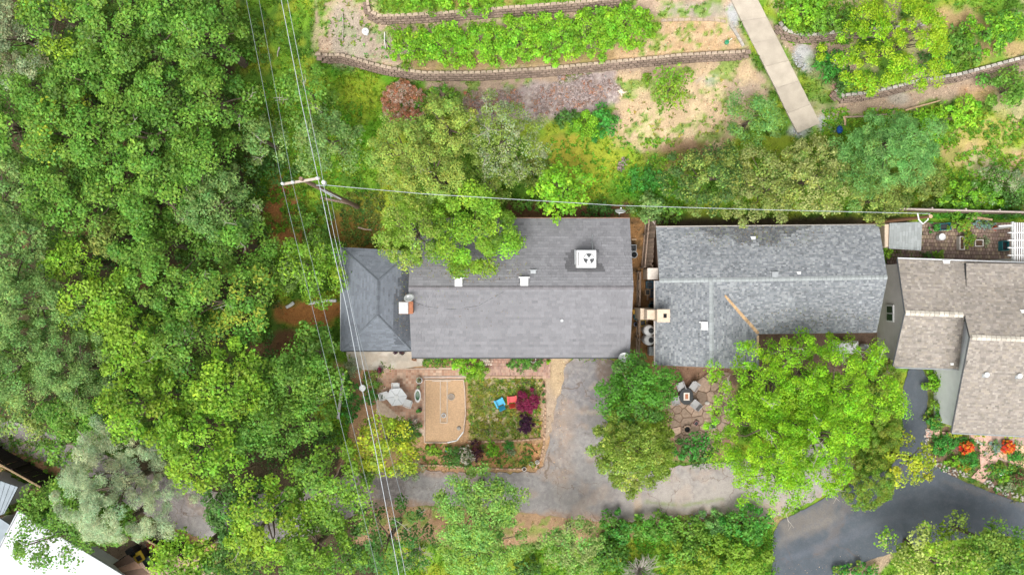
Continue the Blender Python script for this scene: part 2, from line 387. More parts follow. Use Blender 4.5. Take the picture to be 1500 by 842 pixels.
def tree(label, px, py, rx, ry, top, kind, name='oak_tree', cat='tree', depth=None, seed=None, rot=0, dens=1.0, group=None,
         tint=None, trunk=True, shape='round', twigs=0, lobes=None, leafs=1.0, ang=.22, shrub=False):
    """px,py,rx,ry: footprint of the crown in the photograph (1500 px wide)"""
    r = np.random.default_rng(int(px * 7 + py * 13 + (seed or 0)))
    g = GP(px, py, top * .62); zg = g.z; H = top + zg
    zc = zg + top * .62
    c = P(px, py, zc); k = (CAM_H - zc) / FPX; ax, ay = rx * k, ry * k
    dp = depth if depth else min(top * .85, 1.7 * (ax + ay) / 2)
    _, L, W, cr, lai = KINDS[kind]
    cr = min(cr, .45 * min(ax, ay)); A = math.pi * ax * ay
    nc = max(7, int(2.0 * A / (cr * cr * math.pi) * 1.25))
    # cluster centres: shell of a lobed dome
    nl = r.integers(4, 8); la = r.random(nl) * 6.28; lw = r.uniform(.4, 1.0, nl)
    ii = np.arange(nc); u = np.sqrt((ii + .5) / nc); th = ii * 2.39996 + r.random() * 6.28
    u = np.clip(u + r.normal(size=nc) * .45 / math.sqrt(nc), 0, 1.02); th = th + r.normal(size=nc) * .5 / np.maximum(.5, math.sqrt(nc) * u)
    edge = 1 + ang * (np.sin(3 * th + la[0]) * .5 + np.sin(5 * th + la[1]) * .4 + np.sin(9 * th + la[2]) * .35)
    rr = u * edge * (1.07 - .35 * cr / max(ax, ay))
    zt = np.sqrt(np.clip(1 - (u * .93) ** 2, 0, 1))
    if shape == 'cone': zt = 1 - u * .9
    if shape == 'flat': zt = zt ** .5
    bump = vn(np.cos(th) * u * ax * .55 + px * .37, np.sin(th) * u * ay * .55 + py * .41)
    inner = np.where(r.random(nc) < .80, 1, r.random(nc))
    z = (H - dp) + dp * zt * (.46 + .64 * bump) * inner
    X = rr * np.cos(th) * ax; Y = rr * np.sin(th) * ay
    cR, sR = math.cos(rot), math.sin(rot); X, Y = X * cR - Y * sR, X * sR + Y * cR
    C = np.stack([c.x + X, c.y + Y, np.maximum(z - cr * .4, zg + .3 * cr)], 1)
    crad = cr * r.uniform(.55, 1.15, nc)
    npc = max(8, int(dens * 1.42 * lai * A / nc / (L * W * .55) / (leafs ** 2)))
    V, F, col = leaves(C, npc, crad, kind, r, tint)
    if leafs != 1.0:
        Vq = V.reshape(-1, 4, 3); m = Vq.mean(1, keepdims=True); V = (m + (Vq - m) * leafs).reshape(-1, 3)
    TRI[0] += 2 * len(F)
    base = Vector((c.x, c.y, zg))
    if shrub: base = Vector((c.x, c.y, zg))
    t = thing(name, label, cat, base, group=group)
    off = np.array(base)
    link('foliage' if shrub else 'crown', np_mesh('crown', V - off, F, col, LEAF), t)
    if trunk:
        mb = MB(); tr = .05 + .018 * top; hb = max(.3, (H - dp) - zg)
        if shrub:
            for q in range(min(9, nc)):
                e = C[q]; mb.tube([(0, 0, -.05), ((e[0] - base.x) * .5, (e[1] - base.y) * .5, (e[2] - zg) * .6), (e[0] - base.x, e[1] - base.y, e[2] - zg)], [.035, .022, .01], 5, False)
            mb.build('stem', BARK, t)
        else:
            bend = r.normal(size=2) * .25
            top3 = Vector((bend[0], bend[1], hb + dp * .45))
            mb.tube([(0, 0, -.1), (bend[0] * .3, bend[1] * .3, hb * .5), (bend[0] * .6, bend[1] * .6, hb), top3], [tr * 1.5, tr * 1.05, tr * .9, tr * .4], 8)
            for q in range(0, min(60, nc), 4):
                e = Vector(C[q]) - base; s0 = Vector((bend[0] * .6, bend[1] * .6, hb)).lerp(top3, r.random() * .9)
                md = s0.lerp(e, .5) + Vector((r.normal() * .2, r.normal() * .2, .15 - .1 * r.random()))
                mb.tube([s0, md, e], [tr * .34, tr * .2, .015], 5, False)
            mb.build('trunk', BARK, t)
    for q in range(twigs):
        mb = MB(); e = Vector(C[r.integers(nc)]) - base; a = r.random() * 6.28; dr = Vector((math.cos(a), math.sin(a), .25))
        s0 = e - dr * .4; p = s0.copy(); pts = [p.copy()]
        for j in range(4): p = p + (dr + Vector((r.normal(), r.normal(), r.normal())) * .3) * (.24 + .1 * r.random()); p.z = max(p.z, e.z + .15); pts.append(p.copy())
        mb.tube(pts, [.028, .024, .02, .014, .008], 5, False)
        for j in (1, 2, 3):
            a2 = r.random() * 6.28; mb.tube([pts[j], pts[j] + Vector((math.cos(a2), math.sin(a2), .1)) * .4], [.014, .006], 4, False)
        mb.build('dead_branch', DEADW, t)
    return t
def shrub(label, px, py, rx, ry, top, kind, name='shrub', cat='shrub', **k):
    k.setdefault('depth', top * .92)
    return tree(label, px, py, rx, ry, top, kind, name=name, cat=cat, shrub=True, **k)

# ================================================================ GROUND
def poly_sd(px, py, poly):
    """signed distance in px (positive inside)"""
    d = np.full(px.shape, 1e9); inside = np.zeros(px.shape, bool); n = len(poly)
    for i in range(n):
        x0, y0 = poly[i]; x1, y1 = poly[(i + 1) % n]; dx, dy = x1 - x0, y1 - y0
        t = np.clip(((px - x0) * dx + (py - y0) * dy) / (dx * dx + dy * dy + 1e-9), 0, 1)
        d = np.minimum(d, np.hypot(px - x0 - t * dx, py - y0 - t * dy))
        c = ((y0 > py) != (y1 > py)) & (px < (x1 - x0) * (py - y0) / (y1 - y0 + 1e-12) + x0); inside ^= c
    return np.where(inside, d, -d)
def ell_sd(px, py, e):
    cx, cy, rx, ry = e[:4]; a = e[4] if len(e) > 4 else 0
    x = (px - cx) * math.cos(a) + (py - cy) * math.sin(a); y = -(px - cx) * math.sin(a) + (py - cy) * math.cos(a)
    return (1 - np.hypot(x / rx, y / ry)) * min(rx, ry)
class Paint:
    def __init__(s, px, py, base): s.px = px; s.py = py; s.c = np.ones((len(px), 3)) * np.array(base); s.k = 0
    def on(s, shape, colr, f=8, amp=16, amt=1.0, sc=.05):
        s.k += 1
        sd = ell_sd(s.px, s.py, shape) if not isinstance(shape[0], tuple) else poly_sd(s.px, s.py, shape)
        n = (fbm(s.px, s.py, sc, 4, s.k) - .5) * 2
        m = (sst(-f, f, sd + n * amp) * amt)[:, None]
        s.c = s.c * (1 - m) + np.array(colr) * m; return s
    def speck(s, colr, sc, th, f=.06, amt=1.0, shape=None):
        s.k += 1; n = fbm(s.px, s.py, sc, 3, s.k + 40); m = sst(th - f, th + f, n) * amt
        if shape is not None:
            sd = ell_sd(s.px, s.py, shape) if not isinstance(shape[0], tuple) else poly_sd(s.px, s.py, shape)
            m = m * sst(-6, 10, sd)
        s.c = s.c * (1 - m[:, None]) + np.array(colr) * m[:, None]; return s
GRN = (.16, .31, .022); GRND = (.085, .19, .015); YGR = (.34, .38, .03); STRAW = (.57, .42, .255); PINKD = (.40, .295, .21); ORS = (.40, .21, .10)
BRS = (.17, .085, .04); GRAV = (.40, .345, .28); MULCH = (.37, .30, .28); DKS = (.075, .055, .028); TAN = (.54, .40, .28); WGR = (.43, .43, .43)
def ground_colour(px, py):
    p = Paint(px, py, GRN)
    p.speck(GRND, .03, .52, .08); p.speck(YGR, .035, .60, .06, .55)
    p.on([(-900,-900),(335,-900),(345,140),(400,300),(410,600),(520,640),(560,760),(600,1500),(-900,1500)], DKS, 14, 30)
    p.speck(ORS, .03, .66, .05, .4, [(0,180),(330,180),(420,520),(300,520),(0,480)]); p.speck(GRND, .05, .5, .06, .8, [(-900,-900),(335,-900),(400,300),(420,640),(-900,1500)])
    # upper terraces
    T = [(452,-300),(1070,-300),(1085,40),(1098,78),(1000,84),(800,104),(620,110),(540,96),(460,82)]
    p.on(T, PINKD, 4, 10); p.speck(GRN, .07, .53, .05, .85, T); p.speck(TAN, .05, .55, .05, .7, T)
    p.on((510,50,28,48), GRAV, 8, 14, .7); p.on((570,70,50,22), GRAV, 8, 14, .5)
    p.on([(545,-40),(900,-40),(900,0),(740,12),(560,22)], GRN, 4, 6); p.speck(ORS, .08, .56, .04, .6, [(545,-40),(900,-40),(740,12),(560,22)])
    p.on([(940,28),(1068,26),(1092,72),(930,92),(880,92)], (.50,.34,.19), 4, 10); p.speck(GRN, .10, .53, .05, .8, [(940,30),(1068,28),(1090,70),(930,88)])
    p.speck(STRAW, .12, .55, .04, .8, [(930,30),(1068,28),(1090,70),(930,88)])
    p.on([(575,86),(900,72),(900,92),(620,106)], (.33,.22,.10), 4, 8, .8)
    p.on((1020,16,50,10), GRAV, 5, 8, .8); p.on((1074,22,9,18), WGR, 4, 5); p.speck(GRN, .12, .56, .03, .8, [(960,0),(1070,0),(1075,30),(960,28)])
    # slope below first wall
    S = [(640,112),(760,106),(900,97),(1095,80),(1128,120),(1120,150),(1060,200),(1060,225),(900,212),(892,160),(800,170),(690,170),(600,122)]
    p.on(S, PINKD, 6, 16); p.on([(905,108),(1100,84),(1132,130),(1090,190),(1040,220),(925,214),(902,190)], STRAW, 8, 16, .85)
    p.speck(GRN, .06, .56, .04, .75, S); p.on([(690,150),(760,125),(900,104),(908,150),(880,160),(780,176),(700,178)], MULCH, 6, 12)
    p.speck((.60,.52,.46), .25, .56, .04, .6, [(690,150),(900,104),(908,150),(780,176)])
    p.speck((.22,.15,.12), .22, .58, .04, .6, [(690,150),(900,104),(908,150),(780,176)])
    p.on((1038,118,14,9), WGR, 6, 8, .6); p.on((1090,135,26,14), MULCH, 8, 12, .5); p.on((1010,225,50,18), BRS, 8, 14, .7)
    p.speck((.66,.51,.31), .10, .56, .05, .7, [(925,110),(1100,100),(1080,200),(930,212)])
    # green slope behind house
    p.on([(470,90),(560,104),(620,118),(580,190),(520,220),(490,140)], (.10,.27,.01), 8, 14, .9)
    p.on((530,140,32,34), YGR, 12, 18, .6); p.on((835,225,36,26), (.42,.26,.05), 10, 16, .8); p.on((880,235,60,40), YGR, 14, 22, .65)
    p.on((945,270,50,26), (.07,.24,.015), 10, 14, .8); p.on((985,250,24,14), ORS, 8, 10, .5); p.on((800,215,22,26), YGR, 8, 14, .6)
    p.on([(745,298),(925,298),(925,325),(745,325)], BRS, 5, 10); p.on([(925,318),(1330,318),(1330,345),(925,335)], DKS, 5, 8)  # strips along the north eaves: eave shade put into the soil colour
    # right hillside
    H = [(1110,-300),(2400,-300),(2400,350),(1330,310),(1330,180),(1205,200),(1130,60)]
    p.speck(TAN, .025, .57, .05, .6, H)
    p.on([(1120,20),(1145,60),(1240,60),(1260,95),(1225,135),(1180,110),(1150,70),(1118,30)], PINKD, 6, 10); p.on((1180,86,14,24,-.5), WGR, 4, 6, .9)
    p.on([(1225,145),(1300,138),(1400,118),(1520,88),(1520,112),(1440,130),(1330,158),(1215,172)], PINKD, 5, 10); p.on((1320,144,16,9), GRAV, 4, 8)
    for e in [(1405,215,17,32),(1432,140,22,16),(1440,205,12,14),(1475,185,26,12),(1495,230,30,14),(1385,222,14,14),(1400,30,40,20),(1450,70,60,14)]: p.on(e, (.50,.31,.17), 8, 14, .75)
    p.on((1455,195,50,30), YGR, 14, 20, .55); p.on((1345,255,70,40), (.14,.22,.015), 14, 20, .7)
    p.on((1170,190,14,10), WGR, 5, 6, .8); p.on((1210,182,18,12), WGR, 5, 8, .8); p.on((1196,120,16,30), (.14,.24,.03), 8, 12, .8)
    # yard beside the annex
    p.on((418,318,32,48), (.33,.14,.045), 8, 14); p.on((455,460,52,20), (.40,.17,.05), 5, 10); p.on((425,505,32,22), BRS, 8, 12); p.on((520,335,42,38), (.24,.13,.03), 8, 14, .9)
    p.on((545,300,30,12), YGR, 8, 10, .4); p.speck(GRN, .08, .58, .04, .6, [(380,270),(460,270),(460,380),(380,380)])
    # between the houses
    p.on([(920,320),(965,320),(965,545),(900,545)], (.36,.19,.075), 4, 6); p.speck(DKS, .08, .58, .05, .7, [(920,320),(965,320),(965,545),(900,545)])
    # patio court of second house
    p.on([(955,530),(1075,530),(1085,640),(1060,670),(985,672)], (.33,.20,.13), 6, 10); p.speck((.2,.11,.07), .07, .56, .05, .6, [(955,530),(1075,530),(1085,640),(985,672)])
    p.on([(1075,480),(1300,480),(1310,560),(1075,560)], (.20,.13,.09), 5, 8)
    # front garden
    p.on([(490,530),(560,535),(560,690),(500,690)], (.42,.25,.13), 6, 12); p.on([(600,520),(835,520),(835,700),(600,692)], (.47,.29,.155), 4, 6)
    Ga = [(684,553),(792,553),(796,600),(790,642),(690,642),(694,600)]
    p.on(Ga, (.34,.34,.09), 5, 14, .95); p.speck((.12,.20,.02), .16, .54, .04, .8, Ga); p.speck((.56,.44,.28), .12, .49, .05, .85, Ga); p.on((780,600,20,42), (.40,.25,.15), 5, 10, .8)
    p.on([(622,650),(795,650),(785,686),(622,682)], (.50,.25,.11), 3, 6); p.speck(GRN, .09, .57, .04, .7, [(700,650),(795,650),(785,686),(700,686)])
    p.on([(798,525),(832,525),(830,580),(805,640),(800,690),(793,690)], (.46,.35,.25), 3, 8)
    p.on((815,548,16,30), (.52,.38,.22), 4, 8, .7)
    # verges of the road
    p.on([(520,735),(930,752),(1160,738),(1160,765),(900,792),(760,800),(520,790)], (.37,.235,.135), 5, 12); p.speck(GRN, .08, .58, .04, .6, [(520,740),(1160,745),(1160,780),(520,790)])
    p.on((690,775,50,26), BRS, 8, 14, .8); p.on((960,752,16,20), STRAW, 5, 9, .6)
    p.on([(500,655),(700,655),(700,692),(500,690)], (.45,.26,.14), 5, 8, .8)
    p.on([(1222,660),(1255,660),(1258,745),(1225,745)], (.40,.20,.10), 4, 7)
    p.on([(1140,830),(1290,795),(1310,815),(1220,900),(1140,900)], (.4,.3,.2), 3, 6)
    # planted bed at the right house
    p.on([(1355,540),(1400,545),(1540,640),(1540,760),(1440,735),(1355,690)], (.19,.12,.08), 4, 8); p.speck(GRN, .09, .52, .05, .7, [(1355,540),(1400,545),(1540,640),(1540,760),(1360,690)])
    # lower left yard
    p.on([(-300,600),(60,668),(90,690),(85,712),(-300,650)], (.45,.25,.13), 5, 10); p.on([(20,700),(60,690),(90,710),(60,745),(15,760)], (.42,.27,.17), 5, 8)
    p.on([(150,775),(235,775),(330,850),(330,1000),(120,1000),(120,830)], (.46,.33,.24), 5, 9); p.on([(235,765),(270,765),(330,815),(310,825)], (.48,.30,.15), 4, 8)
    return p.c * (1 + (fbm(px, py, .18, 3, 77) - .5) * .5)[:, None]
BLOCKED = [[(505,365),(925,318),(928,525),(600,525),(600,545),(505,520)],[(958,330),(1303,328),(1300,490),(1115,540),(958,540)],[(1300,375),(1520,375),(1520,640),(1395,640),(1300,540)],
           [(1348,322),(1520,322),(1520,385),(1348,385)],[(1070,-5),(1110,-5),(1202,182),(1167,197)],[(520,540),(805,538),(805,553),(680,553),(680,648),(520,620)],
           [(828,525),(905,525),(880,640),(930,700),(990,680),(1240,690),(1130,765),(870,762),(540,742),(520,690),(790,692),(800,650)],[(1322,540),(1360,540),(1362,685),(1500,740),(1500,785),(1290,815),(1138,850),(1132,765),(1322,650)]]
def build_ground():
    sp = .17; xs = np.arange(-42, 42.01, sp); ys = np.arange(-25, 26.5, sp)
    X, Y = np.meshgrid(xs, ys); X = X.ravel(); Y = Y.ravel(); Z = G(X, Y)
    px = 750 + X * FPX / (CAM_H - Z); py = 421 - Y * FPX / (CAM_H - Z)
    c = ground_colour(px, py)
    Zn = Z - .07 * fbm(X, Y, 1.3, 4, 5) - .015
    nx = len(xs); ny = len(ys); i = np.arange(nx * ny).reshape(ny, nx)
    F = np.stack([i[:-1, :-1].ravel(), i[:-1, 1:].ravel(), i[1:, 1:].ravel(), i[1:, :-1].ravel()], 1)
    # outer skirt to the horizon: rings that continue the edge
    edge = list(i[0, :]) + list(i[1:, -1]) + list(i[-1, -2::-1]) + list(i[-2:0:-1, 0])
    V = [np.stack([X, Y, Zn], 1)]; CC = [c]; FF = [F]; prev = np.array(edge); base = nx * ny; m = len(edge)
    ex = X[prev]; ey = Y[prev]
    for s, zz in ((1.15, 1), (1.6, 1), (3, 1), (8, 1), (30, 1)):
        nxp = ex * s; nyp = ey * s; z = G(nxp, np.minimum(nyp, 60)) - .05
        V.append(np.stack([nxp, nyp, z], 1)); CC.append(np.ones((m, 3)) * np.array(GRND) * (1 + .5 * fbm(nxp, nyp, .2, 3)[:, None]))
        cur = np.arange(base, base + m); FF.append(np.stack([prev, cur, np.roll(cur, -1), np.roll(prev, -1)], 1)); prev = cur; base += m
    me = np_mesh('ground', np.concatenate(V), np.concatenate(FF), np.concatenate(CC), GROUND, True)
    o = link('ground', me, kind='structure')
    # make sure the skirt faces up: harmless for rendering
    return X, Y, Z, px, py, c
GX, GY, GZ, gpx, gpy, gcol = build_ground()

def grass():
    r = np.random.default_rng(5); n0 = 150000
    j = r.integers(0, len(GX), n0); x = GX[j] + r.uniform(-.09, .09, n0); y = GY[j] + r.uniform(-.09, .09, n0)
    c = gcol[j]; gness = (c[:, 1] - c[:, 0]) / (c[:, 1] + .02)
    px, py = gpx[j], gpy[j]; ok = (px > -40) & (px < 1540) & (py > -40) & (py < 890)
    for b in BLOCKED: ok &= poly_sd(px, py, b) < 2
    ok &= r.random(n0) < np.clip(.30 + 1.8 * gness, .22, 1)
    ok &= fbm(x, y, .9, 3, 9) > .36
    x, y, c, gness = x[ok], y[ok], c[ok], gness[ok]; z = G(x, y) - .05; n = len(x)
    h = np.where(gness > .15, r.uniform(.08, .30, n), r.uniform(.03, .10, n))
    nb = 3; V = np.empty((n * nb, 3, 3)); col = np.empty((n * nb, 3))
    for b in range(nb):
        a = r.random(n) * 6.28; dx, dy = np.cos(a), np.sin(a); w_ = .03 + .03 * r.random(n); q = r.uniform(.4, 1.2, n) * h
        V[b::nb, 0] = np.stack([x - dy * w_, y + dx * w_, z], 1); V[b::nb, 1] = np.stack([x + dy * w_, y - dx * w_, z], 1)
        V[b::nb, 2] = np.stack([x + dx * q, y + dy * q, z + h * r.uniform(.6, 1.1, n)], 1)
        f = (1 + .3 * r.normal(size=n)).clip(.45, 1.9)[:, None]; cc = c * f * np.where(gness > .1, 1.15, 1.1)[:, None]
        cc[:, 0] *= (1 + .25 * r.normal(size=n)).clip(.4, 1.8); col[b::nb] = cc
    F = np.arange(n * nb * 3).reshape(-1, 3); TRI[0] += len(F)
    link('grass', np_mesh('grass', V.reshape(-1, 3), F, (col * .85).clip(.002, .85), LEAF), kind='stuff')
grass()
def weeds():   # broad leaved ground cover, plenty of it on the slope and verges
    r = np.random.default_rng(15)
    zones = [(350,120,90,220,GRN,1500),(410,150,120,110,GRN,900),(790,200,220,110,(.16,.32,.02),1000),(1330,170,180,130,(.15,.30,.02),2200),(1120,10,120,60,GRN,700),(880,750,260,100,(.10,.25,.015),4500),
             (455,0,240,90,(.16,.28,.03),200),(900,110,180,100,(.24,.32,.05),90),(686,553,106,88,(.22,.27,.04),700),(1360,545,150,190,(.08,.2,.03),1700),(500,280,60,90,(.13,.18,.03),500),(0,640,110,110,(.15,.25,.04),500),(1360,315,140,20,(.07,.25,.02),900),(620,650,170,35,(.12,.22,.03),250),(1205,160,200,50,GRN,1200),(480,540,30,110,GRN,900)]
    Cs = []; cl = []; 
    for (x0, y0, w_, h_, cc, n) in zones:
        px = r.uniform(x0, x0 + w_, n); py = r.uniform(y0, y0 + h_, n)
        ok = np.ones(n, bool)
        for b in BLOCKED: ok &= poly_sd(px, py, b) < -3
        ok &= fbm(px, py, .09, 3, 61) > (.44 if n > 900 else .2)
        for a, b in zip(px[ok], py[ok]):
            p = P(a, b, 1.2 if b < 300 else 0); Cs.append((p.x, p.y, gz(p.x, p.y))); cl.append(cc)
    C = np.array(Cs); k = len(C); npc = 6; n = k * npc; idx = np.repeat(np.arange(k), npc); cl = np.array(cl)
    a = r.random(n) * 6.28; d = np.stack([np.cos(a), np.sin(a), r.uniform(.2, .9, n)], 1); s = r.uniform(.05, .13, n)[:, None]
    c = C[idx] + d * s * .9; b = np.stack([-np.sin(a), np.cos(a), r.normal(size=n) * .3], 1)
    V = np.empty((n, 4, 3)); V[:, 0] = c - d * s * .8; V[:, 1] = c - b * s * .4; V[:, 2] = c + d * s * .8; V[:, 3] = c + b * s * .4
    col = cl[idx] * (1 + .25 * r.normal(size=k))[idx][:, None].clip(.5, 1.7) * (1 + .2 * r.normal(size=n))[:, None].clip(.5, 1.6); col[:, 0] *= (1 + .3 * r.normal(size=k))[idx].clip(.4, 1.9)
    TRI[0] += 2 * n
    link('ground_cover', np_mesh('ground_cover', V.reshape(-1, 3), np.arange(n * 4).reshape(n, 4), col.clip(.002, .8), LEAF), kind='stuff')
weeds()
def undergrowth():   # dim leafy understorey below the woodland
    r = np.random.default_rng(33); n = 5200; px = r.uniform(-20, 560, n); py = r.uniform(-20, 862, n)
    ok = (poly_sd(px, py, [(-40,-40),(330,-40),(350,140),(395,300),(405,440),(415,600),(505,640),(520,680),(430,700),(330,700),(200,650),(60,610),(-40,590)]) > 0) | (poly_sd(px, py, [(310,745),(440,800),(560,742),(640,745),(640,870),(330,870)]) > 0)
    ok &= fbm(px, py, .03, 3, 91) > .36
    px, py = px[ok], py[ok]; C = np.array([tuple(P(a, b, 1.2).xy) + (0.,) for a, b in zip(px, py)]); C[:, 2] = G(C[:, 0], C[:, 1]) + r.uniform(.1, 2.4, len(C))
    V, F, c = leaves(C, 12, np.full(len(C), .38), 'oakd', r, ((.05, .11, .02), .4)); TRI[0] += 2 * len(F)
    link('undergrowth', np_mesh('undergrowth', V, F, c, LEAF), kind='stuff')
undergrowth()
def litter():   # dead leaves, chips and small stones lying loose
    r = np.random.default_rng(25); n0 = 42000
    j = r.integers(0, len(GX), n0); x = GX[j] + r.uniform(-.09, .09, n0); y = GY[j] + r.uniform(-.09, .09, n0); c = gcol[j]
    px, py = gpx[j], gpy[j]; ok = (px > -20) & (px < 1520) & (py > -20) & (py < 870) & ((c[:, 0] > c[:, 1] * 1.1))
    for b in BLOCKED[:5]: ok &= poly_sd(px, py, b) < 2
    x, y, c = x[ok], y[ok], c[ok]; n = len(x); z = G(x, y) + .005; a = r.random(n) * 6.28; s = r.uniform(.02, .07, n)
    V = np.empty((n, 4, 3)); d = np.stack([np.cos(a), np.sin(a), r.uniform(-.3, .5, n)], 1) * s[:, None]; b = np.stack([-np.sin(a), np.cos(a), r.uniform(-.2, .4, n)], 1) * s[:, None] * .5
    p = np.stack([x, y, z], 1); V[:, 0] = p - d; V[:, 1] = p - b; V[:, 2] = p + d; V[:, 3] = p + b
    col = c * r.choice([.45, .7, 1.0, 1.5, 1.9], n)[:, None]; TRI[0] += 2 * n
    link('leaf_litter', np_mesh('leaf_litter', V.reshape(-1, 3), np.arange(n * 4).reshape(n, 4), col.clip(.01, .85), mat('litter', attr=True, rough=.95, na=0)), kind='stuff')
litter()

# ================================================================ PAVED SHEETS
def resample(poly, step, jit, r):
    out = []
    for i in range(len(poly)):
        a = Vector(poly[i]); b = Vector(poly[(i + 1) % len(poly)]); n = max(1, int((b - a).length / step))
        for k in range(n):
            p = a.lerp(b, k / n); out.append((p.x + r.normal() * jit, p.y + r.normal() * jit))
    return out
def smooth_poly(poly, it=2):
    for _ in range(it):
        o = []
        for i in range(len(poly)):
            a = poly[i]; b = poly[(i + 1) % len(poly)]
            o += [(a[0] * .75 + b[0] * .25, a[1] * .75 + b[1] * .25), (a[0] * .25 + b[0] * .75, a[1] * .25 + b[1] * .75)]
        poly = o
    return poly
def sheet(name, poly_px, z, colf, m, sp=.2, jit=.03, smooth=1, label=None):
    r = np.random.default_rng(len(poly_px) * 3 + int(z * 1000))
    pw = [tuple(P(a, b, 0).xy) for a, b in smooth_poly(poly_px, smooth)]
    pw = resample(pw, .25, jit, r); n = len(pw)
    A = np.array(pw); gx, gy = np.meshgrid(np.arange(A[:, 0].min(), A[:, 0].max(), sp), np.arange(A[:, 1].min(), A[:, 1].max(), sp))
    gx = gx.ravel() + r.uniform(-.2, .2, gx.size) * sp; gy = gy.ravel() + r.uniform(-.2, .2, gy.size) * sp
    ins = poly_sd(gx, gy, pw) > sp * .4
    pts = [Vector(p) for p in pw] + [Vector((a, b)) for a, b in zip(gx[ins], gy[ins])]
    res = delaunay_2d_cdt(pts, [(i, (i + 1) % n) for i in range(n)], [], 1, 1e-5)
    v = np.array([(p.x, p.y) for p in res[0]]); F = np.array(res[2])
    px = 750 + v[:, 0] * FPX / CAM_H; py = 421 - v[:, 1] * FPX / CAM_H
    V = np.stack([v[:, 0], v[:, 1], np.full(len(v), z)], 1)
    a_, b_, c_ = V[F[:, 0]], V[F[:, 1]], V[F[:, 2]]; s = (b_[:, 0] - a_[:, 0]) * (c_[:, 1] - a_[:, 1]) - (b_[:, 1] - a_[:, 1]) * (c_[:, 0] - a_[:, 0])
    F[s < 0] = F[s < 0][:, ::-1]
    o = link(name, np_mesh(name, V, F, colf(px, py), m, True), kind='structure'); return o
def crack_mat(name, vs, amt, width=.02):
    m = mat(name, attr=True, rough=.93, ns=1.3, na=.07, n2=(11, .10), bump=.35, bs=120)
    nt = m.node_tree; N = nt.nodes; L = nt.links; b = N['Principled BSDF']; src = b.inputs['Base Color'].links[0].from_socket
    geo = N.new('ShaderNodeNewGeometry'); nz = N.new('ShaderNodeTexNoise'); nz.inputs['Scale'].default_value = 1.1; nz.inputs['Detail'].default_value = 5
    L.new(geo.outputs['Position'], nz.inputs['Vector']); mx = N.new('ShaderNodeVectorMath'); mx.operation = 'MULTIPLY_ADD'; mx.inputs[1].default_value = (1.6, 1.6, 0)
    L.new(nz.outputs['Color'], mx.inputs[0]); L.new(geo.outputs['Position'], mx.inputs[2])
    v = N.new('ShaderNodeTexVoronoi'); v.feature = 'DISTANCE_TO_EDGE'; v.inputs['Scale'].default_value = vs; L.new(mx.outputs[0], v.inputs['Vector'])
    n3 = N.new('ShaderNodeTexNoise'); n3.inputs['Scale'].default_value = .35; L.new(geo.outputs['Position'], n3.inputs['Vector'])
    th = N.new('ShaderNodeMapRange'); th.inputs['From Min'].default_value = .42; th.inputs['From Max'].default_value = .62; th.inputs['To Min'].default_value = 0; th.inputs['To Max'].default_value = width; L.new(n3.outputs['Fac'], th.inputs['Value'])
    lt = N.new('ShaderNodeMath'); lt.operation = 'LESS_THAN'; L.new(v.outputs['Distance'], lt.inputs[0]); L.new(th.outputs[0], lt.inputs[1])
    ml = N.new('ShaderNodeMath'); ml.operation = 'MULTIPLY'; ml.inputs[1].default_value = amt; L.new(lt.outputs[0], ml.inputs[0])
    mix = N.new('ShaderNodeMixRGB'); mix.inputs[2].default_value = (.10, .065, .045, 1); L.new(ml.outputs[0], mix.inputs[0]); L.new(src, mix.inputs[1]); L.new(mix.outputs[0], b.inputs['Base Color'])
    return m
OLD = crack_mat('old_asphalt', .45, .55, .011); NEW = crack_mat('new_asphalt', .2, .25, .006)
AS = (.262, .246, .236)
def old_col(px, py):
    p = Paint(px, py, AS); p.speck((.31,.292,.28), .03, .5, .1, .7); p.speck((.23,.21,.205), .02, .58, .06, .5)
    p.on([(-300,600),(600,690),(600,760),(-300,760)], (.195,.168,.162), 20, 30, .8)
    p.on((860,560,30,40), (.20,.19,.20), 12, 20, .7); p.on((825,640,14,60), (.38,.28,.21), 10, 14, .4); p.on((915,735,55,30), (.18,.17,.18), 12, 16, .7)
    p.on([(850,600),(900,602),(900,609),(850,606)], (.40,.33,.25), 2, 2, .7); p.on([(800,601),(850,600),(850,604),(800,606)], (.38,.30,.24), 2, 2, .5)
    p.on([(985,675),(1240,680),(1220,720),(1130,755),(1000,760),(935,740)], (.35,.32,.295), 12, 16, .9)
    p.on([(928,690),(940,690),(938,765),(930,765)], (.40,.28,.17), 3, 4, .8); p.on([(935,752),(1060,746),(1150,735),(1150,752),(1000,768),(935,768)], (.46,.36,.26), 5, 8, .8)
    p.on([(945,732),(1000,738),(1060,728),(1062,732),(1000,742),(945,737)], (.16,.24,.05), 2, 5, .9)
    p.on([(540,688),(700,690),(700,697),(540,696)], (.34,.22,.16), 4, 8, .7); p.on([(745,690),(800,690),(812,600),(800,600),(792,670)], (.42,.29,.21), 5, 8, .6)
    p.on([(540,730),(930,758),(930,770),(540,742)], (.34,.22,.15), 5, 8, .8); p.on([(870,520),(905,520),(905,600),(888,600)], (.22,.15,.11), 5, 10, .7)
    p.speck((.36,.27,.21), .04, .60, .05, .5); p.speck((.17,.15,.15), .22, .63, .04, .4); p.speck((.42,.39,.36), .30, .60, .05, .35)
    p.on((1040,735,200,34), (.40,.35,.30), 14, 20, .35)
    return p.c
def _old(px, py): return old_col(px, py)
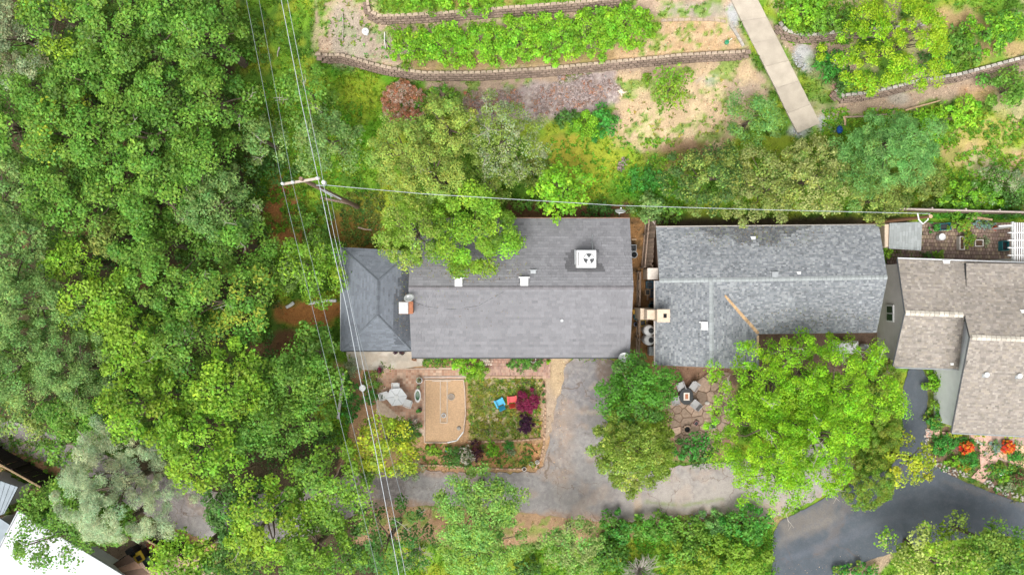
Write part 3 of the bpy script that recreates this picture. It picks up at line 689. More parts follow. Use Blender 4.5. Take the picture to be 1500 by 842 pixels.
sheet('driveway', [(828,523),(906,523),(912,560),(893,600),(880,650),(905,690),(960,690),(1000,680),(1080,676),(1240,640),(1256,690),(1228,716),(1180,738),(1134,762),(1085,752),(1010,752),(935,764),(880,764),(780,752),(700,743),(620,740),(540,742),(450,790),(330,800),(240,770),(150,715),(60,672),(-60,640),(-60,600),(60,628),(150,665),(240,700),(330,725),(430,720),(520,690),(600,690),(700,692),(785,692),(797,680),(806,640),(812,600),(826,560)], .004, _old, OLD, .15, .05, 1)
sheet('road', [(1322,540),(1360,540),(1358,600),(1357,650),(1366,680),(1400,700),(1450,720),(1500,738),(1620,760),(1620,840),(1500,783),(1400,788),(1300,810),(1210,845),(1180,1000),(1080,1000),(1110,880),(1134,835),(1130,768),(1180,745),(1226,718),(1262,700),(1300,690),(1322,660)], .008,
      lambda px, py: Paint(px, py, (.088, .104, .122)).speck((.096,.112,.130), .03, .52, .10, .6).speck((.080,.094,.110), .02, .58, .08, .5).on([(1135,765),(1225,720),(1240,728),(1215,770),(1140,800)], (.24,.20,.16), 10, 16, .55).on([(1238,690),(1250,745),(1225,790),(1195,810),(1222,770),(1230,740)], (.24,.18,.14), 5, 16, .28)
      .on([(1140,790),(1230,750),(1235,754),(1145,797)], (.22,.2,.18), 4, 10, .4).on([(1180,800),(1300,755),(1400,745),(1400,750),(1300,762),(1190,806)], (.13,.14,.16), 4, 8, .5)
      .on([(1150,815),(1230,790),(1300,765),(1380,752),(1460,765),(1460,768),(1380,756),(1300,770),(1232,796),(1152,822)], (.135,.15,.18), 2, 6, .35, .12)
      .on([(1340,560),(1344,560),(1342,660),(1360,700),(1400,725),(1398,728),(1355,704),(1337,660)], (.12,.135,.165), 2, 5, .35, .12)
      .on([(1215,770),(1290,735),(1350,722),(1440,742),(1440,745),(1350,727),(1291,740),(1217,776)], (.14,.15,.17), 2, 6, .3, .12)
      .on([(1380,700),(1520,742),(1520,752),(1380,708)], (.16,.15,.145), 3, 6, .45, .12).speck((.13,.135,.15), .35, .62, .04, .35).c, NEW, .13, .02, 1)
# gravel drain heap by the road
# concrete apron and path slabs
sheet('concrete_apron', [(506,512),(606,512),(606,523),(622,526),(618,536),(560,543),(512,540)], .012, lambda px, py: Paint(px, py, (.55,.47,.38)).speck((.42,.38,.32), .07, .55, .05, .7).speck((.66,.6,.52), .1, .56, .05, .6).c, mat('stained_concrete', attr=True, rough=.92, ns=3, na=.08, n2=(30, .12), bump=.2, bs=60), .2, .01, 0)
path = bpy.data.objects.new('path', None); COL.objects.link(path); path['kind'] = 'structure'
pa, pb = (1090, -60), (1184, 189)
ts = [0, .12, .24, .36, .487, .622, .745, .885, 1.0]
for i in range(len(ts) - 1):
    c = []
    for t, e in ((ts[i], .02), (ts[i + 1], -.02)):
        m_ = (pa[0] + (pb[0] - pa[0]) * t, pa[1] + (pb[1] - pa[1]) * t); c.append(m_)
    # local frame (path edges run from (1070,0)->(1167,196) and (1110,0)->(1201,181))
    def edge(px0, py0, px1, py1, t, ): return (px0 + (px1 - px0) * t, py0 + (py1 - py0) * t)
    lt0 = edge(1040, -61, 1167, 196, ts[i]); lt1 = edge(1040, -61, 1167, 196, ts[i + 1]); rt0 = edge(1079, -61, 1201, 181, ts[i]); rt1 = edge(1079, -61, 1201, 181, ts[i + 1])
    q = [lt0, rt0, rt1, lt1]; w4 = [GP(a, b) for a, b in q]
    cen = sum(w4, Vector()) / 4
    if i == 0: pass
    # top follows the slope, slightly proud of the ground
    zz = [gz(p.x, p.y) for p in w4]; z0 = max(zz[0], zz[1]) + .07; z1 = max(zz[2], zz[3]) + .07
    mid = gz(cen.x, cen.y) + .07; adj = max(0, mid - (z0 + z1) / 2)
    w4 = [Vector((p.x, p.y, z + adj)) for p, z in zip(w4, (z0, z0, z1, z1))]
    w4 = [p + (cen - p) * .006 for p in w4]
    MB().slab(w4, .16).build('concrete_slab', CONC, path, world=True)

# ================================================================ PAVERS (joined, too small to pick apart singly)
def pavers(name, poly_px, z, sx, sy, cols, rot=0, parent=None, gap=.012, bond=.5):
    pw = ccw([tuple(P(a, b, z).xy) for a, b in poly_px]); cx = sum(p[0] for p in pw) / len(pw); cy = sum(p[1] for p in pw) / len(pw)
    cr, sr = math.cos(rot), math.sin(rot); q = ccw([((x - cx) * cr + (y - cy) * sr, -(x - cx) * sr + (y - cy) * cr) for x, y in pw])
    x0 = min(p[0] for p in q); x1 = max(p[0] for p in q); y0 = min(p[1] for p in q); y1 = max(p[1] for p in q); mb = MB(); j = 0; y = y0
    while y < y1:
        x = x0 - (sx * bond if j % 2 else 0)
        while x < x1:
            c = clip_poly([(x + gap, y + gap), (x + sx - gap, y + gap), (x + sx - gap, y + sy - gap), (x + gap, y + sy - gap)], q)
            if len(c) > 2 and area2(c) > .001:
                h = z + random.uniform(-.004, .006); k = len(c); b = random.choice(cols); g = random.uniform(.82, 1.18)
                mb.add([(cx + u * cr - v * sr, cy + u * sr + v * cr, h) for u, v in c] + [(cx + u * cr - v * sr, cy + u * sr + v * cr, z - .05) for u, v in c],
                       [tuple(range(k))] + [(i, k + i, k + (i + 1) % k, (i + 1) % k) for i in range(k)], tuple(t * g for t in b))
            x += sx
        y += sy; j += 1
    o = mb.build(name, BRICK, parent, world=parent is not None, kind='stuff'); return o
patio = bpy.data.objects.new('patio', None); COL.objects.link(patio); patio['kind'] = 'structure'
def base_sheet(name, poly_px, z, m, parent=None, t=.04):
    return MB().prism([tuple(P(a, b, z).xy) for a, b in poly_px], z - t, z).build(name, m, parent, world=True)
PK = [(.52,.31,.21), (.56,.36,.25), (.48,.28,.19), (.6,.42,.31)]
PP = [(556,541),(620,537),(622,640),(600,620),(553,606),(552,560)]
base_sheet('paver_bed', [(553,540),(806,536),(806,554),(622,555),(622,640),(600,620),(551,606)], .02, mat('paver_bed', (.62, .47, .36), .95), patio)
pavers('paving_tile', [(553,541),(622,541),(622,640),(600,622),(553,606)], .05, .205, .205, PK, 0, patio, .010, 0)
pavers('paving_tile', [(622.2,541),(705,541),(705,554),(622.2,554)], .05, .205, .205, PK, 0, patio, .010, 0)
pavers('paving_brick', [(705.5,524),(806,524),(806,554),(705.5,554)], .052, .11, .22, [(.46,.27,.20),(.50,.33,.25),(.40,.25,.2)], 0, patio, .008, .5)
court = bpy.data.objects.new('courtyard', None); COL.objects.link(court); court['kind'] = 'structure'
base_sheet('paver_bed', [(1294,326),(1530,326),(1530,392),(1300,392)], .02, SOIL, court)
pavers('paving_brick', [(1294,326),(1530,326),(1530,392),(1300,392)], .05, .20, .27, [(.30,.21,.17),(.35,.26,.2),(.26,.185,.15),(.38,.29,.2)], R(-1.2), court, .017, .5)
# carport court: flagstones of the second house patio
fp = bpy.data.objects.new('flagstone_patio', None); COL.objects.link(fp); fp['kind'] = 'structure'
r1 = random.Random(4)
for c in voronoi([tuple(P(a, b, 0).xy) for a, b in [(976,592),(1000,572),(1040,545),(1068,545),(1075,600),(1055,655),(1010,668),(985,640)]], 62, .025, r1):
    MB().prism(c, -.03, .025 + r1.random() * .015).build('flagstone', mat('brown_flagstone', (.35, .25, .185), .92, ns=6, na=.2, rnd=.3, bump=.3), fp, world=True)
fw = bpy.data.objects.new('flagstone_path', None); COL.objects.link(fw); fw['kind'] = 'structure'
base_sheet('mortar_bed', [(1422,699),(1440,685),(1434,650),(1420,642),(1420,636),(1500,636),(1560,640),(1560,690),(1500,685),(1462,672),(1452,690),(1440,707)], .015, mat('mortar', (.42, .30, .25), .95, ns=8), fw)
for pol, n, mm in (([(1422,699),(1436,684),(1434,650),(1422,642),(1422,634),(1450,634),(1456,655),(1464,668),(1452,690),(1441,706)], 15, FLAG), ([(1457,655),(1500,652),(1560,655),(1560,690),(1500,685),(1465,669)], 19, mat('orange_flagstone', (.66, .40, .26), .9, ns=5, na=.15, rnd=.2, bump=.3)), ([(1356,627),(1376,629),(1376,640),(1356,640)], 3, FLAG), ([(1380,632),(1394,632),(1394,640),(1380,640)], 2, FLAG)):
    for c in voronoi([tuple(P(a, b, 0).xy) for a, b in pol], n, .018, r1):
        MB().prism(c, -.02, .04 + r1.random() * .01).build('flagstone', mm, fw, world=True)
for px, py in ((1432,647),(1437,650),(1444,664)):
    p = P(px, py, 0); MB().prism([(p.x - .17, p.y - .12), (p.x + .2, p.y), (p.x - .1, p.y + .2)], .04, .062).build('white_stone', STONE, fw, world=True)

# ================================================================ RETAINING WALLS
def variants(name, m, L, D, H, n, seed):
    r = random.Random(seed); out = []
    for k in range(n):
        mb = MB(); j = lambda a: a * (1 + r.uniform(-.08, .08))
        l, dd, h = L * r.uniform(.93, .985), j(D), H * r.uniform(.93, .98)
        b = [(-l/2, -dd/2, 0), (l/2, -dd/2, 0), (l*.42, dd/2, 0), (-l*.42, dd/2, 0)]; c = .025
        mid = [(x, y, h - c) for x, y, _ in b]; top = [(x * .96, y * .88, h + r.uniform(-.008, .008)) for x, y, _ in b]
        # split face: push a middle vertex of the front outwards
        mb.add(b + mid + top, [(0,1,5,4),(1,2,6,5),(2,3,7,6),(3,0,4,7),(4,5,9,8),(5,6,10,9),(6,7,11,10),(7,4,8,11),(8,9,10,11),(3,2,1,0)])
        out.append(mb.mesh(name, m))
    return out
WB = variants('block', BLOCK, .42, .26, .2, 4, 1); WC = variants('cap_block', BLOCKT, .42, .20, .11, 4, 2)
WK = variants('kerb_block', mat('kerb_block', (.50, .33, .22), .95, ns=7, na=.25, rnd=.3, bump=.5), .30, .12, .12, 4, 5)
WP = variants('cap_block', STONE, .40, .22, .13, 4, 3)
def block_wall(label, pts_px, ztop_extra, courses, capm=WC, cat='wall', setback=.105, bl=.42, bh=.19, z0=None, name='retaining_wall', ground=False, limit=260):
    """pts_px: top line of the wall; front (down-hill) side is -normal"""
    w_ = [GP(a, b, .3) for a, b in pts_px]; pts = []
    for i in range(len(w_) - 1):
        a, b = w_[i], w_[i + 1]; pts.append(a)
    pts.append(w_[-1]); cum = [0]
    for i in range(len(pts) - 1): cum.append(cum[-1] + (pts[i + 1].xy - pts[i].xy).length)
    def at(s):
        s = max(0, min(cum[-1] - 1e-4, s)); i = max(j for j in range(len(cum)) if cum[j] <= s); i = min(i, len(pts) - 2)
        t = (s - cum[i]) / (cum[i + 1] - cum[i]); p = pts[i].lerp(pts[i + 1], t); dd = (pts[i + 1].xy - pts[i].xy).normalized(); return p, dd
    mid = at(cum[-1] / 2)[0]; t0 = thing(name, label, cat, (mid.x, mid.y, gz(mid.x, mid.y - .5)))
    o = wloc(t0); n = 0
    for c in range(courses + 1):
        s = bl * (.5 if c % 2 else 1); cap = c == courses
        while s < cum[-1]:
            p, dd = at(s); nr = Vector((-dd.y, dd.x)); 
            if nr.y < 0 and abs(dd.x) > .3: nr = -nr
            lo = gz(p.x - nr.x * .55, p.y - nr.y * .55)
            me = (capm if cap else WB)[random.randrange(4)]
            off = -(courses - c) * setback
            x = p.x + nr.x * off; y = p.y + nr.y * off
            b = link('cap_block' if cap else 'block', me, t0, loc=Vector((x, y, lo - .03 + c * bh)) - o)
            b.rotation_euler = (random.uniform(-.02, .02), random.uniform(-.02, .02), math.atan2(dd.y, dd.x) + random.uniform(-.06, .06) + (math.pi if random.random() < .5 else 0) * 0)
            s += bl; n += 1
    return t0
block_wall('long curved tan-capped brown block retaining wall holding the terrace with the long leafy hedge row', W1, 0, 3)
block_wall('brown block retaining wall along the very top frame edge, above the hedge row', W2[1:], 0, 3)
block_wall('short curved block retaining wall with pale caps, right of the concrete path near the top', W3[1:8], 0, 3, capm=WP)
block_wall('block retaining wall running right under the bright lime tree at upper right', W4, 0, 3, capm=WP)
block_wall('row of pale edging blocks between concrete path and dry terrace bed', [(1070,30),(1076,40),(1083,52),(1091,66)], 0, 0, capm=WP, cat='edging', name='block_edging', bl=.36)
block_wall('low brick-coloured edging around the upper side of the dry terrace bed', [(965,28),(1010,26),(1050,27),(1068,30)], 0, 0, cat='edging', name='block_edging', bl=.42)
block_wall('row of peach stones edging the garden square above the lower planting strip', [(682,647),(720,648),(760,646),(794,643)], 0, 0, capm=WK, cat='edging', name='stone_edging', bl=.3)
block_wall('low peach kerb of blocks beside the driveway along the right of the front garden', [(797,556),(799,590),(799,620),(797,650),(793,672),(784,688)], 0, 0, capm=WK, cat='edging', name='garden_kerb', bl=.31)
block_wall('low pale kerb below the planting strip at the road edge', [(610,682),(650,683),(700,687),(745,688),(770,688)], 0, 0, capm=WK, cat='edging', name='garden_kerb', bl=.31)
block_wall('loose white stones at the tip of the hedge row wall next to the concrete path', [(1092,70),(1098,76),(1101,80)], 0, 0, capm=WP, cat='stones', name='stone_edging', bl=.28)

# ================================================================ HOUSES
def roofplane(pts): return [P(*p) for p in pts]
def extrude_roof(parent, poly3, t=.12, name='roof', m=FASC, drop=.02):
    return MB().slab([Vector(p) - Vector((0, 0, drop)) for p in poly3], t).build(name, m, parent, world=True)
def walls(parent, pts, z0, z1, m, gables=()):
    """pts world xy ring"""
    mb = MB(); n = len(pts)
    pts = ccw(pts)
    for i in range(n):
        a, b = pts[i], pts[(i + 1) % n]; mb.add([(a[0], a[1], z0), (b[0], b[1], z0), (b[0], b[1], z1), (a[0], a[1], z1)], [(0, 1, 2, 3)])
    for g in gables: mb.add(g, [tuple(range(len(g)))])
    return mb.build('wall', m, parent, world=True)
def ridge_caps(parent, a, b, m, n, w_=.28, name='ridge_tile', h=.05):
    a = Vector(a); b = Vector(b); me = None; o = wloc(parent); L = (b - a).length / n; ang = math.atan2(b.y - a.y, b.x - a.x)
    mb = MB(); l = L * .93
    mb.add([(-l/2, -w_/2, -.03), (l/2, -w_/2, -.035), (l/2, 0, h*.8), (-l/2, 0, h), (-l/2, w_/2, -.03), (l/2, w_/2, -.035)], [(0,1,2,3),(3,2,5,4),(0,3,4),(1,5,2)])
    me = mb.mesh(name, m)
    for k in range(n):
        p = a.lerp(b, (k + .5) / n); q = link(name, me, parent, loc=p - o); q.rotation_euler = (0, -math.asin((b.z - a.z) / (b - a).length), ang)
def box_patch(cx, cy, rx, ry, dark, seed, step=(6, 3)):
    def f(px, py):
        e = abs((px - cx) / rx) + abs((py - cy) / ry); return dark if e + (vn(np.array([px * .3 + seed]), np.array([py * .45]))[0] - .5) * .55 < 1 else 1
    return f
def pix(v): k = FPX / (CAM_H - v.z); return 750 + v.x * k, 421 - v.y * k
RT1 = (.250, .249, .262); RT1b = (.254, .252, .266)
ze, zr = 3.0, 4.6
h1 = thing('house', 'long middle house with purple-grey gabled roof and a white cooler on it', 'house', (.6, 0, 0))
ewx, eex = -6.95, 8.15; yn, ys_ = 4.77, -4.82
walls(h1, [(ewx + .5, ys_ + .5), (eex - .5, ys_ + .5), (eex - .5, yn - .5), (ewx + .5, yn - .5)], -.05, ze - .05, STUCCO,
      [[(ewx + .5, yn - .5, ze - .05), (ewx + .5, ys_ + .5, ze - .05), (ewx + .5, 0, zr - .22)], [(eex - .5, ys_ + .5, ze - .05), (eex - .5, yn - .5, ze - .05), (eex - .5, 0, zr - .22)]])
NP = [(ewx, yn, ze), (ewx, 0, zr), (eex, 0, zr), (eex, yn, ze)]; SP = [(ewx, 0, zr), (ewx, ys_, ze), (eex, ys_, ze), (eex, 0, zr)]
r1a = MB().slab([Vector(p) - Vector((0,0,.02)) for p in NP], .14).slab([Vector(p) - Vector((0,0,.02)) for p in SP], .14).build('roof', FASC, h1, world=True)
def st_n(v):
    px, py = pix(v); g = 1.0
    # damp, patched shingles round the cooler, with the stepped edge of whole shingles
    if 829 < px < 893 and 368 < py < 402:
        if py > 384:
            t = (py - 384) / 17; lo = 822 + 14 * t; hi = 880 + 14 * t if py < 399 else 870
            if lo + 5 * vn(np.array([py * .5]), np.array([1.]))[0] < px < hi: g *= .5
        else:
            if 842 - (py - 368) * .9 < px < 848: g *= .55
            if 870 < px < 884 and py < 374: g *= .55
    d = fbm(np.array([px]), np.array([py]), .02, 3, 3)[0]
    g *= .90 + .2 * d
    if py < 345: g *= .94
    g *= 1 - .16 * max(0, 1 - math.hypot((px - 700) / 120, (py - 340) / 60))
    return g
def st_s(v):
    px, py = pix(v); return .95 + .14 * fbm(np.array([px]), np.array([py]), .025, 3, 8)[0]
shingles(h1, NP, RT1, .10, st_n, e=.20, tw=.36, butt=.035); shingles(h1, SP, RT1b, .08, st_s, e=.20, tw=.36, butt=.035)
ridge_caps(h1, (ewx, 0, zr + .02), (eex, 0, zr + .02), mat('ridge_shingle', (.19, .18, .19), .95, ns=20, rnd=.12), 50)
# gutter on the south eave, fascia
MB().tube([(ewx, ys_ - .05, ze - .04), (eex, ys_ - .05, ze - .04)], .055, 6).build('gutter', FASCD, h1, world=True)
MB().tube([(ewx, yn + .04, ze - .05), (eex, yn + .04, ze - .05)], .045, 6).build('gutter', mat('rust_gutter', (.36, .2, .14), .8, ns=3, na=.3), h1, world=True)
for yy, x0 in ((ys_ + .49, -4.5), (ys_ + .49, -1.0), (ys_ + .49, 2.2)):
    wd = MB().box(x0, yy, 1.0, 1.5, .08, 1.2).build('window', WHITE, h1, world=True); MB().box(x0, yy - .03, 1.08, 1.34, .08, 1.04).build('pane', GLASS, wd, world=True)
dr = MB().box(5.6, ys_ + .48, 0, 2.9, .08, 2.2).build('garage_door', WMET, h1, world=True)
# annex with a hipped roof
h1b = thing('annex', 'small annex with a darker blue-grey hipped roof against the left end of the middle house', 'annex', (P(552,440,2.8).x, P(552,440,2.8).y, 0))
A_ = {'nw': P(500,362,2.7), 'ne': P(604,368,2.7), 'se': P(603,513,2.7), 'sw': P(500,513,2.7), 'n': P(554,411,3.75), 's': P(553,461,3.75)}
walls(h1b, [(A_['sw'].x + .4, A_['sw'].y + .4), (A_['se'].x - .1, A_['se'].y + .4), (A_['ne'].x - .1, A_['ne'].y - .4), (A_['nw'].x + .4, A_['nw'].y - .4)], -.05, 2.65, STUCCO)
ANX = [[A_['nw'], A_['n'], A_['s'], A_['sw']], [A_['sw'], A_['s'], A_['se']], [A_['se'], A_['s'], A_['n'], A_['ne']], [A_['ne'], A_['n'], A_['nw']]]
mb = MB()
for q in ANX: mb.slab([p - Vector((0, 0, .02)) for p in q], .12)
mb.build('roof', FASC, h1b, world=True)
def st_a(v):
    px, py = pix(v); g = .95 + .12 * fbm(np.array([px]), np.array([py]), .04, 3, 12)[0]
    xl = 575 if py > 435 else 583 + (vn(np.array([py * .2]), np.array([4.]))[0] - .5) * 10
    if px > xl and 400 < py < 503: g *= .62  # darker shingles along the side next to the middle house
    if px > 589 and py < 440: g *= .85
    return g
RTA = (.185, .205, .235)
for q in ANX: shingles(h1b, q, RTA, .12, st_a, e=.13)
for a, b, n in (('nw','n',9),('ne','n',9),('n','s',7),('sw','s',10),('se','s',10)):
    ridge_caps(h1b, A_[a] + Vector((0,0,.015)), A_[b] + Vector((0,0,.015)), mat('hip_shingle', (.14, .156, .178), .95, ns=20, rnd=.12), n, .22)
MB().tube([A_['sw'] + Vector((0,-.05,-.05)), A_['se'] + Vector((0,-.05,-.05))], .05, 6).build('gutter', FASCD, h1b, world=True)
MB().tube([A_['sw'] + Vector((-.05,0,-.05)), A_['nw'] + Vector((-.05,0,-.05))], .05, 6).build('gutter', METAL, h1b, world=True)

# second house
h2 = thing('house', 'house right of the middle one with a mottled blue-grey shingle roof and tan valley line', 'house', (P(1125,430,0).x, P(1125,430,0).y, 0))
z2e, z2r = 3.0, 4.4
nw = P(961,333,z2e); ne = P(1287,330,z2e); rw = P(966,411,z2r); re_ = P(1300,406,z2r); se = P(1284,487,z2e); sv = P(1110,489,z2e); wr = P(1042,411,z2r)
ws = P(1043,538,z2r); wsw = P(960,534.5,z2e + .15); wes = P(1112,541,z2e); wnw = Vector((P(962,411,z2e + .15).x, rw.y, z2e + .15)); vt = P(1058,411,z2r)
wr = Vector((P(1042,411,z2r).x, rw.y, z2r)); 
def lerpz(a, b, x): t = (x - a.x) / (b.x - a.x); return a.lerp(b, t)
wr = lerpz(rw, re_, wr.x); ws.x = wr.x + .02
H2 = [[nw, rw, re_, ne], [wr, re_, se, sv], [wr, ws, wes, sv], [wnw, Vector((wsw.x, wsw.y, wsw.z)), ws, wr]]
# keep each quad planar (wing west slope: make it exact)
wnw.x = wsw.x
def st2(v):
    px, py = pix(v); g = .93 + .16 * fbm(np.array([px]), np.array([py]), .03, 3, 21)[0]
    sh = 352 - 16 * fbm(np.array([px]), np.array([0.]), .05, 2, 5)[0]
    if 1020 < px < 1190 and py < 333 + 34 * (1 - abs(px - 1105) / 85) * (.6 + .8 * vn(np.array([px * .12]), np.array([2.]))[0]): g *= .60  # jagged dark patch at the north eave: tree shade put into the shingle colour
    return g
pal2 = [(.265,.282,.298), (.225,.24,.258), (.31,.327,.338), (.245,.262,.277), (.20,.214,.23), (.34,.357,.365)]
t2 = lambda u: pal2[int(u * 5.99)]
mb = MB()
for q in H2: mb.slab([p - Vector((0, 0, .03)) for p in q], .13)
mb.build('roof', mat('pale_fascia', (.5, .47, .43), .8, ns=5), h2, world=True)
for q in H2: shingles(h2, q, RT1, .14, st2, tint=t2, tw=.18, e=.12)
shingle_ridge = mat('ridge_shingle_pale', (.33, .355, .355), .95, ns=20, rnd=.10)
ridge_caps(h2, rw + Vector((0,0,.02)), re_ + Vector((0,0,.02)), shingle_ridge, 56, .3)
ridge_caps(h2, wr + Vector((0,-.1,.02)), ws + Vector((0,0,.02)), shingle_ridge, 21, .28)
# rusty valley flashing
vb = sv + Vector((0, 0, .07)); va = wr.lerp(sv, .28) + Vector((0, 0, .07)); dv = (vb - va).normalized(); nv = Vector((-dv.y, dv.x, 0)).normalized()
MB().slab([va - nv * .07, vb - nv * .15, vb + nv * .15, va + nv * .07], .02).build('valley_flashing', mat('rusty_flashing', (.50, .33, .18), .85, ns=6, na=.3, n2=(2.5, .2)), h2, world=True)
MB().slab([vb + Vector((-.1,-.1,.03)), vb + Vector((-.1,-1.5,.03)), vb + Vector((.06,-1.5,.03)), vb + Vector((.06,-.1,.03))], .12).build('fascia_board', WOODT, h2, world=True)
walls(h2, [(nw.x + .4, wsw.y + .4), (sv.x - .3, wsw.y + .4), (sv.x - .3, se.y + .9), (se.x - .4, se.y + .9), (ne.x - .5, ne.y - .4), (nw.x + .4, nw.y - .4)], -.05, 2.85, mat('brown_siding', (.30, .18, .12), .9, ns=4, na=.15))
walls(h2, [(nw.x + .4, rw.y - .04), (wr.x, wr.y - .04), (wr.x, wr.y - .1), (nw.x + .4, rw.y - .1)], 2.8, 3.6, mat('brown_siding'))
for x0 in (P(1235,492,2.9).x, P(1268,492,2.9).x): MB().box(x0, se.y + .05, 0, .14, .14, 2.86).build('porch_post', WOODT, h2, world=True)
MB().tube([nw + Vector((0,.05,-.05)), ne + Vector((0,.05,-.05))], .05, 6).build('gutter', mat('pale_gutter', (.55, .5, .45), .7), h2, world=True)
MB().tube([wsw + Vector((-.05,0,-.05)), Vector((wsw.x - .05, wnw.y, wnw.z - .05))], .05, 6).build('gutter', mat('pale_gutter'), h2, world=True)

# third house
h3 = thing('house', 'tan shingled house at the right edge with pale ridge tiles and windowed side wall', 'house', (P(1420,490,0).x, P(1420,490,0).y, 0))
z3 = 3.2; zA = 4.55; zB = 5.2
a1 = P(1315,379,z3); a2 = P(1326,458,zA); a3 = P(1308,537,z3 - .02); a4 = P(1404,540,z3 - .02); a5 = P(1413,461,zA)
xe = 1560; b0 = P(xe,387,z3); b1 = P(xe,499,zB); b2 = P(1420,494,zB); b2.x = max(b2.x, a5.x + .03); b3 = P(1394,633,2.8); b4 = P(xe,641,2.8)
yA = a5.y
def planeY(y, x):   # north slope height
    t = (a1.y - y + (x - a1.x) * -.0) / (a1.y - a2.y); return z3 + (zA - z3) * t
NA = [a1, a2, a5, Vector((a5.x, a1.y - .2, z3))]
pal3 = [(.37,.328,.285), (.32,.282,.245), (.415,.372,.325), (.35,.31,.27), (.385,.338,.28), (.30,.268,.237)]
t3 = lambda u: pal3[int(u * 5.99)]
n_e1 = Vector((b1.x, b1.y, zB)); nA = [a1, a2, a5, b2, n_e1, Vector((b1.x, a1.y - .35, z3))]
# north slope as one plane through a1,a2 and b2
def onplane(v, p0, n): return Vector((v.x, v.y, p0.z - ((v.x - p0.x) * n.x + (v.y - p0.y) * n.y) / n.z))
nN = (a2 - a1).cross(b0 - a1).normalized()
if nN.z < 0: nN = -nN
nA = [onplane(v, a1, nN) for v in nA]; a2 = nA[1]; a5 = nA[2]; b2 = nA[3]; b1 = nA[4]
nS = (a3 - a2).cross(a5 - a2).normalized(); nS = nS if nS.z > 0 else -nS
SA = [a2, a3, onplane(a4, a2, nS), a5]
nB = (b3 - b2).cross(b1 - b2).normalized(); nB = nB if nB.z > 0 else -nB
SB = [b2, b3, onplane(b4, b2, nB), b1]
NAa = [nA[0], nA[1], nA[2], onplane(Vector((a5.x, a1.y - .18, 0)), a1, nN)]
NAb = [onplane(Vector((a5.x, a1.y - .18, 0)), a1, nN), nA[2], nA[3], nA[4], nA[5]]
mb = MB()
for q in (NAa, NAb, SA, SB): mb.slab([p - Vector((0, 0, .03)) for p in q], .13)
mb.build('roof', FASCD, h3, world=True)
def st3(v):
    px, py = pix(v); g = .93 + .16 * fbm(np.array([px]), np.array([py]), .03, 3, 31)[0]
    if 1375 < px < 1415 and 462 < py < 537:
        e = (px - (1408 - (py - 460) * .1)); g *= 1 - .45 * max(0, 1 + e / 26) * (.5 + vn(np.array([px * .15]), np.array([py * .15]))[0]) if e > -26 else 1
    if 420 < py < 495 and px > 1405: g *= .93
    return g
for q in (NAa, NAb, SA, SB): shingles(h3, q, RT1, .12, st3, tint=t3, tw=.22, e=.135)
RTILE = mat('pale_ridge_tile', (.58, .53, .45), .9, ns=9, na=.15, rnd=.18)
ridge_caps(h3, a2 + Vector((0,0,.04)), a5 + Vector((-.1,0,.04)), RTILE, 12, .36, h=.07)
ridge_caps(h3, b2 + Vector((.1,0,.04)), b1 + Vector((0,0,.04)), RTILE, 19, .36, h=.07)
# raised step in the north slope right of the notch
s0 = onplane(P(1407,386,2.9), a1, nN); s1 = onplane(P(1408,420,3.3), a1, nN); s2 = onplane(P(xe,424,3.3), a1, nN); s3 = onplane(P(xe,388,2.9), a1, nN)
up = [s0 + Vector((0,0,.28)), s1 + Vector((0,0,.05)), s2 + Vector((0,0,.05)), s3 + Vector((0,0,.28))]
MB().slab([p - Vector((0,0,.02)) for p in up], .2).build('dormer_roof', FASCD, h3, world=True); shingles(h3, up, RT1, .12, st3, tint=t3, tw=.22, e=.135)
# walls
wx = a1.x - .0
gy0, gy1 = a1.y - .35, a3.y + .35; wxw = 26.78
wl = walls(h3, [(wxw, gy1), (a4.x - .35, gy1), (a4.x - .35, gy0), (wxw, gy0)], -.05, z3 - .12, STUCCO, [[(wxw, gy0, z3 - .12), (wxw, gy1, z3 - .12), (wxw, a2.y, zA - .25)]])
# white framed window in the gable wall
wy = P(0,459,1.9).y
win = MB().box(wxw - .04, wy, 1.45, .1, 1.2, .95).build('window', WHITE, h3, world=True)
MB().box(wxw - .08, wy + .27, 1.55, .06, .46, .75).build('pane', GLASS, win, world=True); MB().box(wxw - .08, wy - .27, 1.55, .06, .46, .75).build('pane', GLASS, win, world=True)
wbx = b3.x + .35
wB = walls(h3, [(wbx, b3.y + .35), (b4.x, b3.y + .35), (b4.x, b2.y + 2), (wbx, b2.y + 2)], -.05, 2.7, STUCCOL, [[(wbx, b3.y + .4, 2.7), (wbx, b2.y + 1.0, 2.7), (wbx, b2.y + 1.0, zB - .5), (wbx, b2.y, zB - .22)]])
for pts in ((a1, a2, a3),): 
    MB().tube([p + Vector((-.03, 0, -.02)) for p in pts], .05, 5).build('rake_trim', FASCD, h3, world=True)
MB().tube([a3 + Vector((0,-.05,-.03)), SA[2] + Vector((0,-.05,-.03))], .06, 6).build('gutter', METAL, h3, world=True)
MB().tube([b2 + Vector((-.04,0,0)), b3 + Vector((-.04,0,0))], .05, 5).build('rake_trim', FASCD, h3, world=True)
MB().tube([b3 + Vector((0,-.05,-.03)), SB[2] + Vector((0,-.05,-.03))], .06, 6).build('gutter', METAL, h3, world=True)
MB().box(P(1405,384,3).x, P(1405,384,3).y, 2.75, .16, .16, .35).build('downpipe_cap', WHITE, h3, world=True)
MB().tube([a1 + Vector((0,.05,-.02)), onplane(Vector((b1.x, a1.y - .35, 0)), a1, nN) + Vector((0,.05,-.02))], .05, 6).build('gutter', WMET, h3, world=True)
MB().box(P(1305,545,1.2).x, P(1305,545,1.2).y, 0, .1, .1, 1).build('post', WHITE, h3, world=True)

